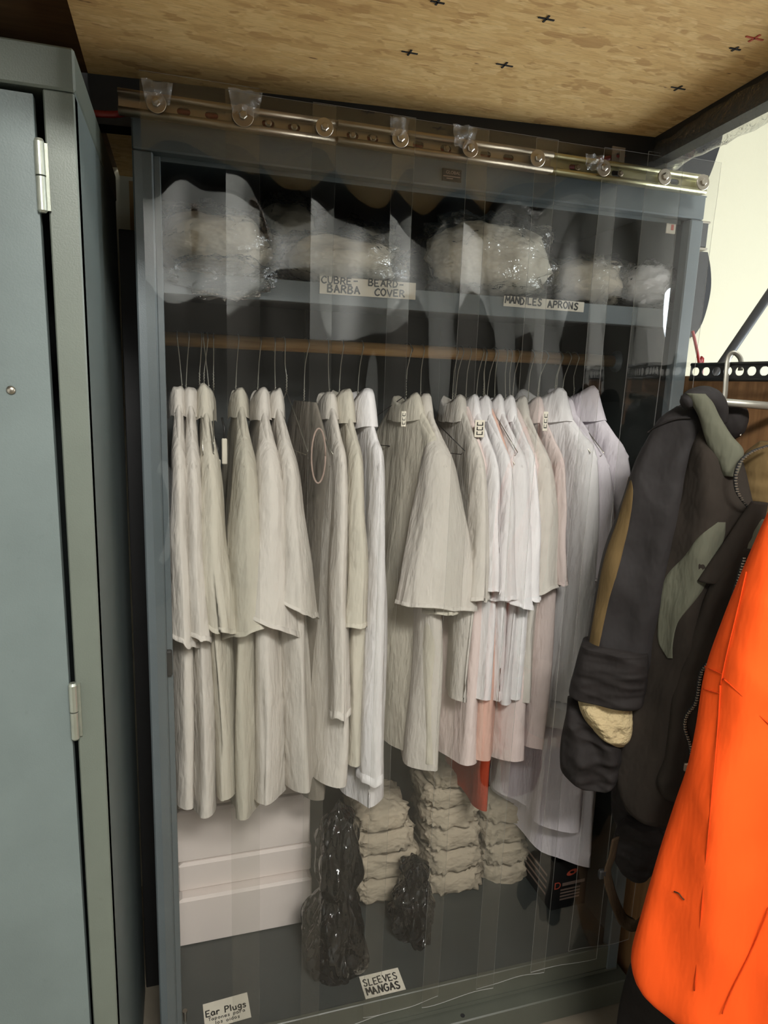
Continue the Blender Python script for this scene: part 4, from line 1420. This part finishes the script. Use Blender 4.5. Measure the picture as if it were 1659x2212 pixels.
# flat hook over the rail and a peg tube
hkY = -0.105
hx_ = p0.x + (p1.x - p0.x) * .12
def onrack(px, py, off=0.0):
    """point where the sight line meets the rail's plane, moved off towards the room"""
    r = ray(px, py); n_ = Vector((-Xr.y, Xr.x, 0))
    k = ((p0 - CAM).dot(n_)) / r.dot(n_)
    return CAM + r * k + Vector((-off, 0, 0))
hp = [onrack(1590, 800, -.012), onrack(1592, 775, -.010), onrack(1588, 762, .004), onrack(1581, 775, .010), onrack(1578, 815, .012), onrack(1574, 860, .012), onrack(1570, 885, .024)]
o = MB().tube(smooth_path(hp, 5), .0075, 8, True, .45).build('coat_hook', M['peg'], None, True); tag(o, 'flat grey hook hung over the perforated rail', 'hook')
a_, b_ = onrack(1600, 866, .16), onrack(1690, 880, -.02)
dd = (b_ - a_).normalized()
root = empty('peg_tube', a_); tag(root, 'grey steel peg tube sticking out of the wooden board', 'peg')
MB().lathe(a_, dd, [(.0068, .0), (.0085, 0), (.0085, (b_ - a_).length), (.0068, (b_ - a_).length)], 18, False).build('tube_wall', M['peg'], root, True)
MB().lathe(a_, dd, [(.0068, 0), (.0068, .06), (.0001, .06)], 18, False).build('tube_bore', M['dark'], root, True)

# leaning black pole behind the rail, small red hose, black rubber shapes on the wall
o = MB().tube([at(1700, 580, .12), at(1530, 830, .12), at(1440, 962, .12)], .0125, 12).build('leaning_pole', M['black'], None, True)
tag(o, 'black pole leaning behind the perforated rail against the cream wall', 'pole')
o = MB().tube(smooth_path([at(1496, 715, .3), at(1503, 745, .3), at(1510, 785, .3), at(1512, 840, .3), Vector((at(1512, 840, .3).x + .004, .3, .8)), Vector((at(1512, 840, .3).x, .3, .006))], 6), .0045, 8).build('red_hose', M['red_cable'], None, True)
tag(o, 'short red hose dropping beside the wardrobe right side', 'hose')


def rubber(label, pts, Y, t=.02):
    P = [at(x, y, Y) for x, y in pts]
    P = smooth_path(P, 5)
    root = empty('rubber_sheet', P[len(P) // 2]); tag(root, label, 'rubber sheet', 'black rubber sheets')
    xl = WX1 + .012
    V, Fc = [], []
    n = len(P)
    mb = MB()
    front = [Vector((p.x - .004, Y, p.z)) for p in P]; left = [Vector((min(xl, p.x - .01), Y, p.z)) for p in P]
    VV = []
    for f_, l_ in zip(front, left): VV += [l_, f_, f_ + Vector((0, t, 0)), l_ + Vector((0, t, 0))]
    mb.rings([VV[4 * i:4 * i + 4] for i in range(n)])
    mb.build('sheet', M['dark'], root)
    MB().tube([p + Vector((-.002, t / 2, 0)) for p in P], .006, 8).build('edge_rim', M['rim'], root, True)


rubber('upper black curved rubber sheet beneath the loft beam', [(1566, 262), (1562, 300), (1548, 345), (1535, 380), (1522, 402)], .73, .048)
rubber('lower black curved rubber sheet bulging from behind the wardrobe', [(1531, 545), (1537, 580), (1538, 620), (1531, 660), (1518, 700), (1500, 728)], .73, .048)
c = at(1524, 508, .3)
root = empty('speaker_box', c); tag(root, 'small black box with silver edges between the rubber sheets', 'box')
MB().box((WX1 + .015, .3, at(1524, 536, .3).z), (at(1530, 508, .3).x, .36, at(1524, 480, .3).z), .004).build('case', M['black'], root)
for py in (480, 538):
    z = at(1524, py, .3).z
    MB().box((WX1 + .014, .298, z - .003), (at(1531, 508, .3).x, .362, z + .003), .001).build('silver_edge', M['zinc'], root)

# ------------------------------------------------------------------ jackets
J1, J2, J3 = -0.20, -0.29, -0.50
ja = empty('jacket', at(1450, 900, J1)); tag(ja, 'black shell jacket with brown sleeve panel and fleece cuff', 'jacket', 'work jackets on the rack')
sl1 = Loft([(878, 1462, 1512), (905, 1425, 1520), (950, 1398, 1516), (1000, 1372, 1505), (1100, 1338, 1486), (1200, 1303, 1462), (1300, 1284, 1440), (1400, 1268, 1420), (1425, 1264, 1414)], J1, .05, fold=.008, seed=2, n=64, nr=70)
sl1.build('sleeve', M['jslate'], ja)
Loft([(1395, 1258, 1400), (1420, 1250, 1402), (1460, 1240, 1398), (1490, 1232, 1392), (1504, 1231, 1388), (1506, 1236, 1384)], J1, .055, fold=.005, seed=3, pw=.5, n=60).build('cuff', M['jblack'], ja)
sl1.patch([(1030, 1358, 1362), (1060, 1350, 1368), (1120, 1333, 1362), (1200, 1305, 1344), (1300, 1286, 1316), (1360, 1276, 1302), (1400, 1270, 1294)], 'sleeve_panel', M['jbrown'], ja)
Loft([(868, 1478, 1535), (890, 1455, 1560), (940, 1440, 1575), (1020, 1430, 1575), (1150, 1415, 1560), (1300, 1400, 1545), (1450, 1385, 1520), (1560, 1372, 1500), (1640, 1365, 1490)], J1 + .05, .07, fold=.01, seed=5).build('body', M['jblack'], ja)
fl_ = Loft([(1500, 1248, 1362), (1525, 1250, 1366), (1555, 1262, 1368), (1585, 1290, 1362), (1606, 1322, 1350)], J1 + .0, .045, fold=.006, seed=6, nf=5)
fl_.build('fleece_lining', M['fleece'], ja)
Loft([(1508, 1226, 1250), (1540, 1224, 1290), (1575, 1218, 1330), (1610, 1212, 1345), (1650, 1211, 1338), (1672, 1216, 1330), (1684, 1240, 1320), (1692, 1262, 1312)], J1 + .035, .045, fold=.012, seed=7, nf=4, pw=.55, n=64, nr=60).build('storm_flap', M['jblack'], ja)
seam(sl1, [(1398, 935), (1425, 918), (1460, 905), (1492, 903)], .0022, 'shoulder_seam', M['jblack'], ja)

jb = empty('jacket', at(1520, 900, J2)); tag(jb, 'charcoal zip jacket with grey green panels and raised collar', 'jacket', 'work jackets on the rack')
bd1 = Loft([(930, 1500, 1560), (980, 1482, 1600), (1050, 1462, 1622), (1130, 1442, 1640), (1250, 1418, 1640), (1400, 1398, 1620), (1500, 1378, 1590), (1600, 1352, 1560), (1680, 1332, 1530), (1725, 1340, 1510), (1748, 1352, 1496)], J2, .06, fold=.011, seed=12, n=80, nr=90)
bd1.build('body', M['jchar'], jb)
bd1.patch([(1128, 1550, 1568), (1160, 1508, 1567), (1200, 1478, 1556), (1240, 1440, 1538), (1275, 1427, 1520), (1310, 1424, 1492), (1345, 1420, 1466), (1390, 1422, 1454), (1422, 1442, 1453)], 'side_panel', M['jgreen'], jb, .003)
fp = Loft([(1180, 1585, 1660), (1230, 1556, 1660), (1290, 1525, 1650), (1350, 1505, 1640), (1420, 1482, 1600), (1500, 1452, 1560), (1560, 1446, 1525), (1640, 1436, 1520), (1690, 1420, 1512), (1722, 1432, 1500)], J2 - .055, .028, fold=.009, seed=14, n=60, nr=70)
fp.build('front_panel', M['jchar'], jb)
col_ = Loft([(850, 1480, 1524), (868, 1490, 1540), (900, 1508, 1556), (940, 1520, 1582), (968, 1530, 1606), (995, 1546, 1604), (1028, 1560, 1592)], J2 - .03, .02, fold=.002, seed=15)
col_.build('collar', M['jgreen'], jb)
MB().tube(smooth_path([at(x, y, J2 + .01) for x, y in ((1478, 872), (1500, 860), (1530, 862), (1550, 885), (1556, 915))], 6), [.012 + .012 * math.sin(PI * k / 24) for k in range(25)], 12).build('collar_roll', M['jslate'], jb, True)
fl2 = Loft([(1085, 1622, 1660), (1130, 1592, 1650), (1180, 1560, 1632), (1225, 1528, 1600), (1258, 1506, 1562)], J2 - .085, .012, fold=.002, seed=16)
fl2.build('pocket_flap', M['jbrown' if False else 'jchar'], jb)
Loft([(1120, 1640, 1662), (1170, 1600, 1655), (1215, 1570, 1625), (1252, 1550, 1594), (1266, 1562, 1590)], J2 - .093, .012, fold=.002, seed=17).build('flap_facing', M['jgreen'], jb)


Loft([(955, 1640, 1720), (985, 1606, 1720), (1030, 1590, 1720), (1070, 1594, 1720), (1110, 1612, 1720), (1140, 1632, 1720)], J2 - .05, .03, fold=.003, seed=18).build('collar_facing', M['jbrown'], jb)


def zipper(pts, Y, name, parent, lo=None, mat='zinc'):
    P = smooth_path([at(x, y, Y) for x, y in pts], 8)
    if lo: P = [lo.surf(p[0], p[1], .006) for p in smooth_path([(a, b, 0) for a, b in pts], 8)]
    # even spacing
    out = [P[0]]; acc = 0
    for a, b in zip(P, P[1:]):
        seg = (b - a).length
        while acc + seg >= .0055:
            t = (.0055 - acc) / seg
            a = a + (b - a) * t; out.append(a.copy()); seg = (b - a).length; acc = 0
        acc += seg
    zp = MB().tube(P, .0042, 6, True, .4).build(name, M['dark'], parent, True)
    mb = MB()
    for k, p in enumerate(out):
        s = .0018
        mb.box((p.x - .0028 + .001 * (k % 2), p.y - .004, p.z - s * .6), (p.x + .0018 + .001 * (k % 2), p.y - .0012, p.z + s * .6))
    mb.build('zip_teeth', M[mat], zp)
    return zp


zipper([(1606, 1205), (1590, 1262), (1578, 1300), (1556, 1375), (1538, 1418), (1514, 1450), (1506, 1495), (1500, 1520), (1482, 1545), (1478, 1572), (1489, 1608), (1492, 1640), (1490, 1665), (1494, 1692), (1480, 1716)], J2 - .09, 'front_zip', jb, fp)
zipper([(1662, 962), (1625, 975), (1600, 995), (1588, 1025), (1590, 1058), (1604, 1082), (1624, 1104)], J2 - .085, 'collar_zip', jb)
for px, py in ((1482, 1655), (1474, 1716)):
    c = fp.surf(px, py, .012)
    MB().box((c.x - .006, c.y - .004, c.z - .010), (c.x + .006, c.y + .002, c.z + .008), .002).build('zip_pull', M['zinc'], jb)

# black cap behind the collar
root = empty('cap', at(1570, 900, J1 + .04)); tag(root, 'black cap with pale tab on the rack behind the zip jacket', 'cap')
c = at(1568, 908, J1 + .04)
blob(c.x, c.y, c.z, .036, .05, .045, 3, .08, 2, 30, 18, .9).build('crown', M['jblack'], root, True)
c2 = at(1594, 931, J1 - .0)
MB().add([(c2.x - .008, c2.y - .002, c2.z + .008), (c2.x + .008, c2.y - .004, c2.z + .006), (c2.x + .008, c2.y - .002, c2.z - .010), (c2.x - .004, c2.y + .002, c2.z - .004),
          (c2.x - .008, c2.y + .002, c2.z + .008), (c2.x + .008, c2.y + .002, c2.z + .006), (c2.x + .008, c2.y + .004, c2.z - .010), (c2.x - .004, c2.y + .006, c2.z - .004)],
         [(0, 1, 2, 3), (7, 6, 5, 4), (0, 4, 5, 1), (1, 5, 6, 2), (2, 6, 7, 3), (3, 7, 4, 0)]).build('pale_tab', M['paper'], root)

# dark tool bag with webbing loops under the jackets
JB = -.19
tb = empty('harness_bag', at(1400, 1900, JB)); tag(tb, 'dark bag with brown webbing loops below the black jackets', 'bag')
Loft([(1690, 1330, 1500), (1740, 1322, 1500), (1790, 1332, 1486), (1830, 1385, 1462), (1860, 1420, 1450)], JB + .06, .05, fold=.008, seed=22).build('bag_body', M['jblack'], tb)
Loft([(1775, 1352, 1420), (1800, 1335, 1440), (1830, 1326, 1442), (1860, 1326, 1420), (1884, 1340, 1400)], JB + .03, .035, fold=.006, seed=23, nf=5).build('pouch', M['jblack'], tb)
def web(pts, name, w=.016):
    P = smooth_path([at(x, y, JB + z) for x, y, z in pts], 6)
    MB().tube(P, w, 8, True, .16, up=(0.35, -0.9, 0.2)).build(name, M['webbing'], tb, True)
web([(1330, 1810, 0), (1322, 1850, 0), (1312, 1885, 0), (1320, 1925, 0), (1336, 1968, 0), (1350, 1990, 0), (1374, 1998, -.01), (1392, 1978, -.01), (1404, 1950, -.01), (1430, 1925, 0), (1455, 1890, 0)], 'webbing_loop')
web([(1420, 1850, .01), (1425, 1890, .01), (1412, 1930, .01), (1398, 1960, .0)], 'webbing_strap', .014)
c = at(1298, 1888, JB)
MB().box((c.x - .006, c.y - .006, c.z - .012), (c.x + .012, c.y + .006, c.z + .012), .003).build('buckle', M['black'], tb)

# orange hi-vis garment in the foreground
og = empty('hi_vis_jacket', at(1600, 1300, J3)); tag(og, 'bright orange hi-vis jacket in the right foreground', 'jacket')
ob = Loft([(1000, 1716, 1740), (1040, 1692, 1740), (1090, 1668, 1740), (1140, 1645, 1750), (1250, 1600, 1750), (1350, 1562, 1750), (1470, 1524, 1750), (1600, 1505, 1750), (1690, 1488, 1750), (1780, 1462, 1750), (1900, 1430, 1750), (2050, 1396, 1750), (2130, 1381, 1750), (2175, 1388, 1750), (2205, 1412, 1750), (2240, 1470, 1750), (2262, 1520, 1750)], J3, .07, n=90, nr=90, fold=.011, nf=2.2, seed=31)
ob.build('body', M['orange'], og)
for nme_, pts in (('seam', [(1522, 1440), (1540, 1448), (1560, 1456)]), ('seam', [(1612, 1235), (1590, 1330), (1568, 1420), (1556, 1480)]), ('seam', [(1520, 1488), (1538, 1494), (1556, 1498)]),
                  ('seam', [(1562, 1466), (1600, 1500), (1640, 1545), (1670, 1570)]), ('seam', [(1556, 1480), (1548, 1600), (1530, 1800), (1512, 2000), (1500, 2140)]), ('seam', [(1662, 1960), (1620, 2060), (1580, 2140), (1560, 2190)])):
    seam(ob, pts, .0013, nme_, M['orange_d'], og, 5, .0015)
seam(ob, [(1456, 1926), (1466, 1930), (1472, 1938), (1478, 1944)], .0012, 'tear', M['webbing'], og)
# dark cloth volume filling the black area behind the orange hem
dk = empty('dark_hem_volume', at(1500, 2150, -.4)); tag(dk, 'dark cloth volume behind the orange jacket hem', 'trousers')
Loft([(1980, 1450, 1640), (2060, 1412, 1640), (2130, 1376, 1640), (2180, 1362, 1640), (2250, 1350, 1640), (2320, 1345, 1640)], -.36, .05, fold=.008, seed=41).build('dark_volume', M['jblack'], dk)
